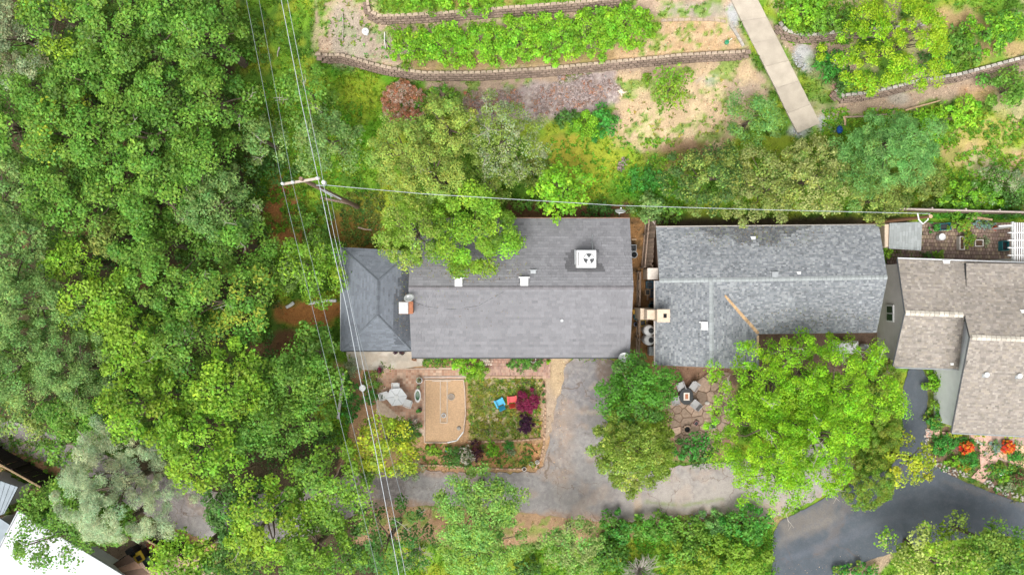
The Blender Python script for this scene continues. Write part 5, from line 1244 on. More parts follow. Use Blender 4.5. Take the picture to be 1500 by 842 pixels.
# second house patio set
q = P(1005, 580, .5); t = thing('fire_table', 'dark round fire table with a pale square centre on the second house patio', 'table', (q.x, q.y, .03))
MB().lathe([(.30, 0), (.34, .5), (.52, .52), (.50, .6)], 0, 0, 0, 20, 1, 1.2).build('tabletop', DARK, t); MB().box(0, 0, .6, .42, .56, .05).build('centre_tray', mat('pale_lid'), t); MB().box(0, 0, .65, .22, .36, .02).build('burner', TERRA, t)
GC = GREY
for lab, px, py, rz in (('grey patio chair upper left of the dark fire table', 997, 566, R(200)), ('grey patio chair upper right of the dark fire table', 1016, 566, R(145)), ('grey patio chair lower right of the dark fire table', 1018, 592, R(50)), ('grey patio chair at the left of the dark fire table, half under the trees', 990, 586, R(-80))):
    patio_chair(lab, px, py, rz, GC, 1.05, z=.03)
q = P(1007, 629, .2); t = thing('fire_pit', 'round brown stone fire pit on the second house patio', 'fire pit', (q.x, q.y, .02))
for k in range(11): a = k * .571; o = MB().box(.27 * math.cos(a), .27 * math.sin(a), 0, .14, .13, .2, rz=a, top=.85).build('stone', mat('brown_flagstone'), t)
MB().lathe([(.2, 0), (.2, .06)], 0, 0, 0, 14).build('ashes', BLACK, t)
ring('brown ring planter right of the patio set, under the big maple edge', 1049, 604, .28, mat('rust_ring', (.2,.11,.07), .8), .08, 'ring_planter', 'planter', .03)
crate('small dark crate by the lower eave of the second house wing', 1047, 557, .4, .4, .3, WOODW, .1); crate('small grey frame crate at the lower right of the flagstone patio', 1044, 624, .42, .35, .25, METAL, .1)
crate('reddish box on the flagstone patio beside the fire pit', 1020, 620, .3, .35, .2, mat('pink_plastic', (.4,.2,.2), .7), -.6)
for lab, a in (('white round stone beside the crate by the lower eave', (1061, 559)), ('tan flat stone in the middle of the flagstone patio', (1036, 590))):
    q = P(*a, .05); o = MB().lathe([(.18, 0), (.17, .06), (.08, .09)], q.x, q.y, .02, 8, 1.1, .8).build('stone', STONE, world=True); tag(o, lab, 'stone')
# carport white thing
q = P(1243, 509, 1.0); t = thing('covered_grill', 'bright white covered box under the east eave of the second house, partly behind the maple', 'cover', (q.x, q.y, 0))
MB().box(0, 0, 0, 1.5, .9, .85, top=1.02).box(0, 0, .85, 1.5, .9, .22, top=.75).build('cover', WHITE, t); MB().box(0, -.46, 0, 1.45, .02, .5).build('skirt', WMET, t)
barrel('small white drum right of the bright white cover', 1269, 508, .2, .8, WHITE, METAL, fill=METAL)
# AC on the side of third house
q = P(1300, 392, 1.0); t = thing('outdoor_unit', 'round grey unit between the second and third house', 'air conditioner', (q.x, q.y, 0)); MB().lathe([(.28, 0), (.3, .7), (.26, .78)], 0, 0, 0, 20).build('casing', METAL, t); MB().lathe([(.2, 0), (.2, .01)], 0, 0, .785, 16).build('grille', STUCCOL, t)
crate('brown wooden crate beside the round grey unit between the houses', 1304, 401, .4, .5, .5, WOODW)
# courtyard
barrel('white round table on the brick courtyard', 1380, 347, .24, .5, WHITE, WHITE, name='side_table', cat='table', fill=WHITE)
crate('teal box at the top of the brick courtyard', 1385, 332, .8, .5, .4, TEAL, .1); crate('teal box beside the pergola on the courtyard', 1473, 360, .5, .7, .5, TEAL)
def planter(label, px, py, sx, sy, m, kind):
    q = P(px, py, .4); t = thing('planter_box', label, 'planter', (q.x, q.y, .05))
    for s in (-1, 1): MB().box(0, s * (sy / 2 - .03), 0, sx, .06, .4).build('side', m, t); MB().box(s * (sx / 2 - .03), 0, 0, .06, sy - .12, .4).build('end', m, t)
    MB().box(0, 0, 0, sx - .12, sy - .12, .33).build('soil', SOIL, t)
PALEW = mat('pale_frame', (.6, .55, .5), .8, ns=5)
planter('tall narrow grey-framed planter bed on the courtyard, left of the bush', 1409, 356, .38, .98, PALEW, 0); planter('small square framed planter bed on the courtyard, right of the bush', 1434, 356, .62, .5, PALEW, 0)
log('pale orange fallen log behind the courtyard bushes', (1416, 319), (1452, 322), .13, .09, WOODT)
# hillside odds and ends
q = GP(535, 46, .5); t = thing('round_table', 'white round disc table on the gravel terrace left of the hedge row', 'table', q)
MB().lathe([(.22, .45), (.24, .47), (.24, .5), (.20, .52)], 0, 0, 0, 22).build('tabletop', WHITE, t); MB().lathe([(.05, 0), (.06, .03)], 0, 0, .52, 10).build('hub', METAL, t); MB().lathe([(.14, 0), (.05, .05), (.05, .46)], 0, 0, 0, 12).build('pedestal', METAL, t)
def driftwood(label, px, py, s, m, n=7, seed=1, name='driftwood', cat='wood'):
    r_ = random.Random(seed); q = GP(px, py, .1); t = thing(name, label, cat, q); mb = MB()
    for k in range(n):
        a = k * 6.28 / n + r_.uniform(-.3, .3); L = s * r_.uniform(.5, 1.1); mb.tube([(0, 0, .08), (math.cos(a) * L * .5, math.sin(a) * L * .5, .12), (math.cos(a + .3) * L, math.sin(a + .3) * L, .05)], [.12 * s * 2, .08 * s * 2, .02], 6)
    mb.build('trunk', m, t); return t
driftwood('pale bleached root stump on the dry straw slope above the house', 910, 135, .42, mat('bleached_wood', (.78,.66,.5), .8, ns=8))
def stones_pile(label, px, py, rx, ry, n, m, s=.12, name='rock_pile', cat='rocks', rz=0):
    q = GP(px, py); t = thing(name, label, cat, q, rz); r_ = random.Random(int(px))
    mes = [MB().lathe([(s * .8, 0), (s, s * .4), (s * .6, s * .9), (.01, s)], 0, 0, 0, 6, 1, .75).mesh('rock', m) for _ in range(3)]
    for k in range(n):
        a = r_.random() * 6.28; u = math.sqrt(r_.random()); o = link('rock', mes[k % 3], t, loc=(math.cos(a) * u * rx, math.sin(a) * u * ry, .0 + (1 - u) * .1)); o.rotation_euler = (r_.uniform(-.3, .3), r_.uniform(-.3, .3), r_.random() * 6.28); sc = r_.uniform(.5, 1.2); o.scale = (sc, sc, sc)
stones_pile('small dark heap of rocks on the green slope behind the middle house', 912, 241, .28, .62, 34, mat('grey_rock', (.26,.2,.18), .9, ns=9, rnd=.4), rz=-.4)
stones_pile('pile of grey gravel and pebbles by the lower edge of the cracked drive', 1020, 757, .8, .42, 40, mat('white_rock', (.44,.45,.46), .9, ns=9, rnd=.2), .07, rz=.4)
stones_pile('heap of brown stones at the left end of the block wall under the lime tree', 1222, 134, .3, .45, 16, mat('brown_rock', (.36,.22,.16), .9, ns=9, rnd=.4), .16)
stones_pile('scattered white stones beside the lower end of the concrete path', 1170, 192, .4, .3, 26, mat('white_rock'), .06)
stones_pile('scattered grey stones right of the concrete path halfway down', 1170, 88, .35, .8, 60, mat('white_rock'), .06, rz=.5)
# river stone edging of the right bed
EDG = [(1355,628),(1353,655),(1358,672),(1372,684),(1398,696),(1420,699)]; EDG2 = [(1441,708),(1460,718),(1480,727),(1500,733),(1530,742)]
for lab, E in (('band of pale river stones edging the bed at the curve of the dark drive', EDG), ('band of pale river stones along the drive right of the flagstone walk', EDG2)):
    m0 = P(*E[len(E) // 2], 0); t = thing('stone_edging', lab, 'edging', (m0.x, m0.y, 0)); r_ = random.Random(8); mes = [MB().lathe([(.08, 0), (.10, .05), (.06, .10), (.01, .11)], 0, 0, 0, 7, 1, .8).mesh('river_stone', STONE) for _ in range(3)]; k = 0
    for i in range(len(E) - 1):
        a = P(*E[i], 0); b = P(*E[i + 1], 0); L = (b - a).length; nr = Vector((-(b - a).y, (b - a).x, 0)).normalized()
        for _ in range(int(L / .055)):
            if k > 290: break
            p = a.lerp(b, r_.random()) + nr * r_.uniform(-.06, .40) * (1 if (a + nr - b).length > 0 else 1); o = link('river_stone', mes[k % 3], t, loc=(p.x - m0.x, p.y - m0.y, .0)); o.rotation_euler = (0, 0, r_.random() * 6); s = r_.uniform(.5, 1.1); o.scale = (s, s, s); k += 1
q = GP(1065, 62, .2); t = thing('watering_can', 'green watering can lying in the corner of the dry terrace bed', 'watering can', q, R(35))
MB().lathe([(.13, 0), (.15, .05), (.15, .22), (.08, .25)], 0, 0, 0, 14).build('body', GREENP, t); MB().tube([(.1, 0, .1), (.3, 0, .22), (.42, 0, .24)], [.03, .02, .03], 6).build('spout', WMET, t); MB().tube([(-.12, 0, .05), (-.22, 0, .2), (-.05, 0, .3), (.1, 0, .24)], .015, 5).build('handle', GREENP, t)
q = GP(1232, 189, .4); t = thing('rubbish_bag', 'bright blue tied bag at the foot of the tree right of the path end', 'bag', q)
MB().lathe([(.1, 0), (.2, .06), (.22, .2), (.14, .34), (.04, .40), (.08, .46)], 0, 0, 0, 11, 1, 1.35).build('bag', BLUE, t, smooth=True); MB().lathe([(.05, .39), (.055, .42)], 0, 0, 0, 8).build('tie', BLACK, t)
q = GP(1222, 99, .5); t = thing('metal_frame', 'tipped white metal chair frame at the left edge of the bright lime tree', 'frame', q)
fr = [[(-.45, -.15, .1), (.05, .25, .35)], [(.05, .25, .35), (.1, .6, .4)], [(.05, .6, .4), (.55, .62, .35)], [(.15, .0, .2), (.8, .1, .25)]]
for a in fr: MB().tube(a, .035, 6).build('tube', WHITE, t)
log('long thin timber rail lying on the slope right of the path end', (1235, 172), (1298, 168), .07, .05, WOODW); log('thin weathered rail lying across the slope below the lime tree wall', (1325, 162), (1376, 148), .08, .05, WOODT)
log('fallen pale trunk at the end of the rail right of the blue bag', (1235, 171), (1237, 184), .09, .07, WOODT); log('thin grey stick lying on the upper left terrace', (502, 20), (502, 62), .03, .02, mat('pale_rail')); log('short white stake lying left of the hedge row', (564, 48), (565, 72), .03, .025, WHITE)
log('black hose end leading into the hedge row', (565, 60), (572, 74), .035, .03, DARK, 'hose', cat='hose')
log('weathered log on the brown soil by the annex', (525, 333), (545, 337), .07, .05, WOODW); log('brown log lying above the annex roof at the leaf litter', (470, 290), (518, 300), .10, .08, WOODW)
log('white plank edge half hidden under the tree left of the annex', (452, 444), (493, 440), .13, .12, WHITE, 'plank', cat='plank'); log('white plank end beside the orange soil left of the annex', (420, 450), (431, 443), .12, .12, WHITE, 'plank', cat='plank'); log('upright white board at the far left of the orange soil patch', (420, 415), (421, 428), .1, .08, WHITE, 'plank', cat='plank')
log('dead brown branch lying in the green strip at upper left', (368, 138), (378, 148), .05, .02, WOODT); log('short bleached branch lying on the grass near the upper wires', (410, 70), (407, 84), .05, .03, DEADW)
barrel('blue barrel at the upper left corner of the annex', 497, 372, .2, .8, BLUE, BLUE)
# brown canvas and pallet, lower left
q = P(200, 830, 1.5); t = thing('canvas_awning', 'brown striped canvas awning beside the white roof, lower left', 'awning', (q.x, q.y, 0))
c4 = [P(166, 826, 1.7), P(188, 812, 1.9), P(232, 836, 1.9), P(250, 870, 1.7), P(205, 862, 1.6)]
nst = 6
for k in range(nst):
    a = c4[0].lerp(c4[4], k / nst); b = c4[0].lerp(c4[4], (k + .97) / nst); cc = c4[1].lerp(c4[3], (k + .97) / nst); dd = c4[1].lerp(c4[3], k / nst)
    MB().slab([a, b, cc, dd], .02).build('canvas_strip', TARP if k % 2 else TARPD, t, world=True)
for p_ in (c4[0], c4[1], c4[3]): MB().tube([(p_.x, p_.y, 0), (p_.x, p_.y, p_.z)], .03, 6).build('post', DARK, t, world=True)
q = P(228, 797, .1); t = thing('brick_stack', 'rows of red bricks laid by the dark fence near the bins', 'bricks', (q.x, q.y, 0), R(18)); bme = MB().box(0, 0, 0, .21, .1, .07).mesh('brick', mat('red_brick', (.42,.13,.08), .9, ns=9, rnd=.3))
for i in range(6):
    for j in range(4): link('brick', bme, t, loc=((i - 2.5) * .235, (j - 1.5) * .125, .0))
o = MB().slab([P(211, 798, .03), P(217, 800, .03), P(236, 818, .03), P(228, 824, .03), P(214, 808, .03)], .06).build('stepping_slab', CONC, world=True); tag(o, 'pale bent concrete slab between the bins and the bricks, lower left', 'slab')
# dead brush pile and brush
tree('round heap of orange-brown cut brush on the green slope', 590, 150, 33, 31, 1.3, 'brown', name='brush_pile', cat='brush pile', depth=1.2, trunk=False, tint=((.52,.40,.32), .25), ang=.08, dens=1.1)
tree('dry purplish brushwood mat lying below the block wall, left part', 725, 150, 44, 18, .35, 'brown', name='brush_mat', cat='brushwood', depth=.3, trunk=False, tint=((.42,.33,.30), .8), dens=.5, ang=.3)
tree('dry grey brushwood mat lying below the block wall, right part near the root stump', 838, 138, 60, 24, .35, 'brown', name='brush_mat', cat='brushwood', depth=.3, trunk=False, tint=((.46,.38,.36), .9), dens=.5, ang=.3, rot=.2)
def bare_shrub(label, px, py, rad, h, n=34, m=DEADW):
    r_ = random.Random(int(px)); q = GP(px, py, h * .5); t = thing('bare_shrub', label, 'bush', q); mb = MB()
    for k in range(n):
        a = r_.random() * 6.28; L = rad * r_.uniform(.5, 1); p1 = (math.cos(a) * L * .4, math.sin(a) * L * .4, h * .6); p2 = (math.cos(a) * L, math.sin(a) * L, h * r_.uniform(.6, 1.1))
        mb.tube([(0, 0, 0), p1, p2], [.04, .022, .008], 5, False)
        for j in range(3):
            a2 = a + r_.uniform(-.9, .9); s0 = Vector(p1).lerp(Vector(p2), r_.random()); mb.tube([s0, s0 + Vector((math.cos(a2), math.sin(a2), r_.uniform(-.1, .4))) * rad * .35], [.015, .005], 4, False)
    mb.build('branch', m, t)
bare_shrub('leafless silvery bush at the bottom edge below the cracked drive', 938, 838, 1.5, 2.2, 60); bare_shrub('thin leafless twigs under the wires at the bottom', 612, 808, 1.3, 1.8, 16)

# ================================================================ POWER LINE
ZT = 13.2
pt = P(443, 263, ZT); pbase = GP(524, 300); pbase = Vector((pt.x + .35, pt.y - .1, gz(pt.x, pt.y)))
pole = thing('power_pole', 'tall wooden power pole with a crossarm carrying the wires, left of centre', 'power pole', pbase)
MB().tube([pbase + Vector((0,0,-.3)), pbase.lerp(pt, .5), pt + Vector((0,0,.35))], [.17, .14, .11], 12).build('pole_shaft', mat('pole_wood', (.24,.16,.115), .95, ns=7, na=.2), pole, world=True)
ca, cb = P(414, 270, ZT), P(469, 261, ZT); MB().box((ca.x + cb.x) / 2, (ca.y + cb.y) / 2, ZT - .08, (cb - ca).length, .13, .14, rz=math.atan2(cb.y - ca.y, cb.x - ca.x)).build('crossarm', mat('arm_wood', (.50,.43,.36), .9, ns=7), pole, world=True)
INS = [P(415, 269.5, ZT), P(430, 267.5, ZT), P(466, 261.5, ZT)]
for q in INS: 
    i_ = MB().lathe([(.05, .06), (.09, .1), (.09, .16), (.06, .2), (.07, .26), (.03, .3)], q.x, q.y, ZT, 14).build('insulator', WMET, pole, world=True)
for zz, p0, p1 in ((11.0, (476, 272), (470, 289)), (10.2, (487, 288), (468, 290)), (9.5, (500, 292), (478, 286))):
    a = P(*p0, zz); b = pbase.lerp(pt, zz / ZT); MB().tube([a, Vector((b.x, b.y, zz))], .04, 6).build('bracket', METAL, pole, world=True)
q = P(474, 267, 12.0); MB().lathe([(.12, 0), (.12, .35), (.06, .4)], q.x, q.y, 11.7, 12).build('junction_can', WMET, pole, world=True)
def wire(label, pts, r=.022, m=None, sag=0):
    mb = MB(); P3 = []
    for i in range(len(pts) - 1):
        a, b = Vector(pts[i]), Vector(pts[i + 1]); n = 14
        for k in range(n + (i == len(pts) - 2)):
            t_ = k / n; p = a.lerp(b, t_); p.z -= sag * 4 * t_ * (1 - t_); P3.append(p)
    mb.tube(P3, r, 6); o = mb.build('wire', m or mat('bright_wire', (.52,.56,.60), .5, na=0, metal=.1), world=True, smooth=True); tag(o, label, 'wire', None); return o
THW = mat('dull_wire', (.30,.34,.36), .5, na=0)
wire('thickest bright cable running top to bottom beside the pole', [P(406, -30, 13.0), P(441, 148, 13.1), P(466, 262, 13.3), P(489, 370, 13.2), P(508, 452, 13.1), P(528.5, 560, 12.9), P(549, 655, 12.8), P(590, 872, 12.6)], .018)
wire('second bright cable just right of the thickest one, crossing the annex roof', [P(415, -30, 11.6), P(448, 138, 11.8), P(468, 234, 12.0), P(474, 270, 12.0), P(490.6, 349, 11.8), P(508, 421, 11.6), P(521, 483, 11.5), P(537, 560, 11.4), P(575, 743, 11.4), P(598, 862, 11.4)], .0125)
wire('faint leftmost wire from the left end of the crossarm', [P(355, -30, 13.2), INS[0] + Vector((0,0,.25)), P(563, 880, 12.6)], .010, THW)
wire('faint wire from the second insulator of the crossarm', [P(374, -30, 13.2), INS[1] + Vector((0,0,.25)), P(560, 800, 12.6)], .009, THW)
wire('thin dark cable dropping from the pole past the annex towards the road', [P(483, 282, 10.5), P(520, 470, 9.8), P(590, 735, 9.0)], .010, THW)
gp = P(1363, 317, 7.0); g2 = thing('power_pole', 'short brown service pole with a bent white bracket behind the shed on the right', 'power pole', (gp.x - 1.0, gp.y + .15, gz(gp.x, gp.y) - .1))
b0_ = wloc(g2); MB().tube([b0_, b0_.lerp(gp, .5), gp], [.14, .12, .10], 10).build('pole_shaft', mat('pole_brown', (.20,.10,.05), .9, ns=6), g2, world=True); MB().lathe([(.11, 0), (.13, .04), (.04, .06)], gp.x, gp.y, 7.0, 10).build('pole_cap', WOODT, g2, world=True)
MB().tube([P(1344, 312, 6.6), P(1346, 322, 6.4), P(1352, 328, 6.2), P(1359, 322, 6.2), P(1361, 314, 6.6)], .04, 6).build('bracket', WHITE, g2, world=True)
wire('pale service cable running right from the tall pole behind the houses', [P(474, 271, 12.0), P(620, 284, 10.2), P(905, 301, 8.6), P(1130, 307.5, 7.6), P(1363, 313, 6.9)], .016)
wire('thin loose cable drooping across the roof of the middle house', [on_roof(604, 441, SP) + Vector((0,0,.05)), on_roof(625, 449, SP) + Vector((0,0,.03)), on_roof(662, 453, SP) + Vector((0,0,.03)), on_roof(700, 448, SP) + Vector((0,0,.03)), on_roof(740, 426, SP) + Vector((0,0,.03)), on_roof(762, 413, NP) + Vector((0,0,.05))], .008, DARK)

def debris(name, poly, cx, cy, rx, ry, n, seed):
    r_ = np.random.default_rng(seed); a = r_.random(n) * 6.28; u = r_.random(n) ** .6; mb = MB()
    for k in range(n):
        q = on_roof(cx + math.cos(a[k]) * u[k] * rx, cy + math.sin(a[k]) * u[k] * ry, poly) + Vector((0, 0, .05)); b = r_.random() * 6.28; s = r_.uniform(.02, .06)
        d_ = Vector((math.cos(b), math.sin(b), r_.uniform(-.2, .2))) * s; e_ = Vector((-math.sin(b), math.cos(b), r_.uniform(-.2, .2))) * s * .45
        c = [(.16,.10,.05), (.30,.22,.12), (.09,.06,.04), (.25,.30,.06)][r_.integers(4)]; mb.add([q - d_, q - e_, q + d_, q + e_], [(0, 1, 2, 3)], c)
    mb.build('fallen_leaves', mat('litter'), None, world=True, kind='stuff')
debris('d', NP, 690, 392, 85, 22, 420, 1); debris('d', SP, 690, 440, 90, 40, 90, 2); debris('d', H2[0], 1110, 345, 110, 18, 420, 3); debris('d', H2[1], 1190, 470, 100, 20, 300, 4); debris('d', ANX[2], 590, 440, 12, 60, 120, 5)

# ================================================================ TREES
OG = 'broad-leaved trees of the left woodland'
T = tree
WL = [  # label, px, py, rx, ry, top, kind, extra
 ('pale grey-green tree in the very top left corner', 30,50,62,78,9,'grey',dict(dens=1.5,twigs=3)),
 ('yellow-speckled oak at the top edge, second from the left corner', 100,35,62,50,9,'oak',dict(tint=((.27,.42,.03),.15))),
 ('mid-green oak on the top edge near the left third of the woodland', 185,45,66,62,10,'oak',dict(twigs=2)),
 ('fresh green oak at the top edge just left of the dead twig gap', 262,40,58,58,9,'oak',dict()),
 ('leafy oak at the top right of the left woodland, reaching over the green strip', 312,55,50,62,9,'oak',dict(twigs=3)),
 ('oak on the woodland edge beside the pale leaning dead branches', 320,150,46,56,8,'oak',dict(twigs=4)),
 ('dull green oak left of centre in the upper woodland', 75,125,64,50,8.5,'oak',dict()),
 ('green oak with a dark hollow on its right side, upper woodland', 150,125,52,46,8.5,'oak',dict()),
 ('broad oak in the upper woodland beside the dark cleft', 225,120,52,54,9.5,'oak',dict()),
 ('blue-green oak at the left frame edge, upper part', 25,190,60,52,8,'oak',dict()),
 ('oak with small yellow sprigs in the upper left woodland', 100,200,58,52,8.5,'oak',dict(tint=((.3,.36,.03),.1))),
 ('domed oak at the middle of the upper woodland', 160,215,52,50,9,'oak',dict()),
 ('large light-green oak right of the middle of the upper woodland', 240,205,62,64,10,'oak',dict(twigs=2)),
 ('rounded oak near the right edge of the upper woodland', 300,235,52,54,8.5,'oak',dict(leafs=.9)),
 ('grey-green oak at the left frame edge below the upper woodland', 20,275,52,50,8,'bluegreen',dict()),
 ('oak with many small tufts above the reddish clearing in the woodland', 95,285,58,50,8,'oak',dict()),
 ('dense oak left of the reddish clearing in the woodland', 175,290,56,48,8.5,'oak',dict()),
 ('oak right of centre in the middle woodland, above the yellowish crown', 245,300,56,52,9,'oak',dict()),
 ('edge oak with a bleached snag beside the green strip', 325,300,54,60,8,'bluegreen',dict(twigs=4)),
 ('oak at the woodland edge left of the orange soil patch', 355,360,50,48,7.5,'oak',dict(twigs=3)),
 ('small round yellow-green tree alone above the reddish clearing', 106,382,37,34,7.5,'lime',dict(leafs=.85)),
 ('slender olive oak between the small yellow-green tree and the middle oaks', 170,345,26,34,6.5,'olive',dict()),
 ('soft grey-green oak at the left edge, middle height', 28,375,58,58,8.5,'bluegreen',dict()),
 ('oak in the middle woodland right of the slender olive one', 225,355,50,42,8,'oak',dict()),
 ('feathery pale green tree left of the middle, lower woodland', 60,450,62,50,9,'bluegreen',dict(leafs=.8,dens=1.1)),
 ('yellow-tipped oak in the middle of the woodland', 165,445,58,46,8.5,'lime',dict(tint=((.27,.44,.04),.3))),
 ('bright green crown in the middle of the woodland, right of the yellow-tipped oak', 255,415,58,50,9.5,'oak',dict()),
 ('large oak crown reaching toward the annex, dotted with pale leaves', 345,440,64,58,9.5,'oak',dict(twigs=2,tint=((.32,.37,.04),.15))),
 ('yellow-green oak crown below the middle of the woodland', 200,510,58,50,9.5,'lime',dict(tint=((.22,.36,.03),.4))),
 ('oak crown with a grey dead patch left of the lime maple crowns', 275,500,52,52,9.5,'oak',dict(twigs=3)),
 ('powdery pale green tree at the left edge, two thirds down', 30,530,62,58,9,'bluegreen',dict(leafs=.75,dens=1.15)),
 ('powdery blue-green tree right of the left-edge pale one', 120,540,60,56,9,'bluegreen',dict(leafs=.75,dens=1.15)),
 ('dim green tree above the silver pine', 130,605,60,38,7.5,'oak',dict()),
 ('brightest lime oak crown left of the lower woodland gap', 235,590,66,56,10.5,'lime',dict()),
 ('big lime crown above the grey road gap', 305,645,62,62,10.5,'lime',dict()),
 ('lime oak crown in the right lower part of the woodland', 350,560,60,56,10,'lime',dict()),
 ('green oak crown beside the dark gap above the road', 385,620,50,55,9,'oak',dict()),
 ('bright leafy crown left of the grey timber sleeper', 420,560,52,52,8.5,'oak',dict()),
 ('fresh green crown touching the annex wall', 462,520,42,48,7.5,'oak',dict(leafs=1.05)),
 ('green crown hanging over the grey timber sleeper', 465,590,38,44,7,'oak',dict()),
 ('pale yellowish low tree at the left edge above the dark fence', 45,612,62,28,5.5,'bluegreen',dict(tint=((.3,.38,.08),.4),dens=.8)),
 ('thin green tree beside the silver pine, above the dark fence', 100,652,36,28,5,'oak',dict(dens=.5)),
 ('large silvery pine with puffy needle clusters near the lower left', 178,710,86,88,11,'silver',dict(name='pine_tree',dens=1.3,twigs=3,ang=.2)),
 ('green tree between the silver pine and the white roof', 105,735,62,46,8,'oak',dict()),
 ('sparse tree whose branches hang over the white roof', 95,785,70,34,7.5,'oak',dict(dens=.55,twigs=3)),
 ('leafy tree under the right side of the silver pine', 175,765,46,30,6.5,'oak',dict()),
 ('lime crown at the bottom edge left of the lower road gap', 285,815,52,44,8,'lime',dict()),
 ('olive-green tree right of the grey road gap', 345,735,48,46,8,'oakd',dict(twigs=2)),
 ('yellow-lime crown at the bottom, left of the wires', 395,760,60,66,10,'lime',dict(tint=((.28,.40,.03),.25),twigs=3)),
 ('large mid-green crown at the bottom beside the wires', 480,715,66,62,9.5,'oak',dict(tint=((.2,.36,.03),.4))),
 ('green crown in the bottom edge row left of the wires', 470,800,62,56,9,'oak',dict(tint=((.2,.36,.03),.4))),
 ('dark green crown in the bottom left row beside the lime ones', 345,815,38,40,7,'oakd',dict(twigs=2)),
 ('sparse dull green tree under the wires at the bottom edge', 570,795,62,56,7,'oakd',dict(dens=.6,twigs=4)),
 ('thin-leaved tree beside the upper wires above the blue-green tree', 448,145,38,44,6,'oak',dict(dens=.65,twigs=5)),
 ('dark blue-green tree by the upper side of the crossarm', 484,208,46,46,7,'bluegreen',dict(leafs=1.0)),
 ('small open-branched tree left of the crossarm', 388,205,30,42,5,'bluegreen',dict(dens=.7,twigs=3)),
 ('olive-lime tree under the wires left of the annex', 452,398,52,52,7,'lime',dict(leafs=.85,dens=.95,tint=((.13,.22,.04),.4),twigs=2)),
 # middle
 ('soft yellow-green tree at the left of the clump behind the middle house', 594,228,47,58,9,'softlime',dict()),
 ('pale yellow-green tree at the upper part of the clump behind the middle house', 655,192,48,46,8,'softlime',dict(twigs=2)),
 ('thin grey-twigged tree at the right of the clump behind the middle house', 742,210,58,62,7.5,'grey',dict(dens=1.0,twigs=8,tint=((.24,.34,.06),.55))),
 ('green low-branching tree between the clump and the wire', 710,262,44,42,6,'softlime',dict(twigs=4,tint=((.15,.27,.03),.5))),
 ('yellow-green crown in the middle of the clump behind the middle house', 640,255,42,46,8.5,'softlime',dict(twigs=2)),
 ('lime crown overhanging the corner between annex and middle house', 600,340,42,52,8.5,'softlime',dict(tint=((.2,.35,.03),.5))),
 ('round bright lime tree overhanging the roof of the middle house', 692,336,68,66,9.5,'lime',dict(leafs=.75,dens=1.6,ang=.08)),
 ('glossy bright green tree between the wire and the middle house', 822,278,40,42,5.5,'bright',dict(leafs=1.2)),
 ('yellow-lime tree between the tiled patio and the road', 564,652,54,45,7,'yellow',dict(leafs=.95,tint=((.2,.3,.03),.35))),
 ('tall light green tree over the road below the front garden', 700,738,60,56,9,'mint',dict(dens=1.4,ang=.15,tint=((.27,.42,.06),.25))),
 ('light green crown at the bottom edge below the tall one over the road', 706,806,62,46,8,'mint',dict(tint=((.27,.42,.06),.2))),
 ('olive green tree at the bottom edge right of the light green one', 838,797,46,42,6.5,'mint',dict(tint=((.26,.33,.10),.5),twigs=3)),
 ('dark green dense tree between driveway and second house', 934,572,54,52,7,'oakd',dict(leafs=.9,dens=1.5,ang=.1,tint=((.085,.26,.022),.7))),
 ('rounded olive tree below the dark green one at the driveway', 931,661,62,62,7,'softlime',dict(leafs=1.05,dens=1.5,ang=.08,tint=((.16,.25,.02),.55))),
 ('young sparse lime sapling on the straw slope', 983,126,36,32,2.6,'lime',dict(dens=.55,name='young_tree',ang=.4)),
 ('feathery green conifer-like bush left of the concrete path end', 1107,172,40,38,4,'willow',dict(tint=((.2,.33,.04),.35))),
 ('enormous bright lime maple in front of the second house, upper left half', 1140,562,80,68,9.5,'maple',dict(twigs=7,dens=.9,ang=.35)),
 ('bright lime maple crown in front of the second house, upper right part', 1228,562,86,66,10,'maple',dict(twigs=7,dens=.95,ang=.3)),
 ('bright lime maple crown reaching the cracked drive', 1122,634,80,70,9,'maple',dict(twigs=7,dens=.9,ang=.35)),
 ('bright lime maple crown beside the dark drive', 1192,640,74,72,9.5,'maple',dict(twigs=7)),
 ('lime maple tip trailing over the drive edge', 1135,698,66,48,7,'maple',dict(twigs=3,dens=.7,ang=.35)),
 ('small yellow-green tree leaning over the dark drive', 1336,678,30,31,4.5,'yellow',dict()),
 ('pale yellow-green tree on the bottom edge beside the dark drive', 1372,822,66,46,6.5,'lime',dict(tint=((.40,.48,.12),.5))),
 ('mid-green tree at the bottom right above the pale one', 1440,795,42,36,5.5,'oak',dict(tint=((.2,.3,.04),.4))),
 ('green tree in the bottom right corner', 1480,825,50,40,5.5,'oakd',dict(tint=((.12,.27,.03),.6))),
 ('brilliant yellow-lime tree on the terrace right of the path', 1315,58,84,72,7,'maple',dict(tint=((.33,.47,.02),.5),leafs=1.0,dens=1.2)),
 ('soft green willow-like tree below the lime tree terrace', 1310,218,74,52,6.5,'willow',dict(dens=1.2,tint=((.14,.33,.08),.5))),
 ('green under-crown left of the willow-like tree', 1258,255,46,42,6,'willow',dict(tint=((.15,.26,.04),.5))),
 ('olive crown on the right of the row behind the second house', 1290,290,42,32,5,'olive',dict()),
 ('yellowish olive tree in the row behind the second house, third from left', 1195,262,70,58,7,'olive',dict(tint=((.36,.40,.13),.4),leafs=1.1)),
 ('dense olive tree in the row behind the second house, second from left', 1115,270,58,54,7,'olive',dict(tint=((.28,.32,.10),.3))),
 ('dark olive tree at the left end of the row behind the second house', 1035,262,62,48,6.5,'olive',dict(tint=((.07,.15,.03),.4),leafs=1.1)),
]
for lab, px, py, rx, ry, top, kind, kw in WL:
    nm = kw.pop('name', 'maple_tree' if kind == 'maple' else 'oak_tree' if px < 520 else 'broadleaf_tree')
    T(lab, px, py, rx, ry, top, kind, name=nm, group=OG if px < 520 else None, **kw)

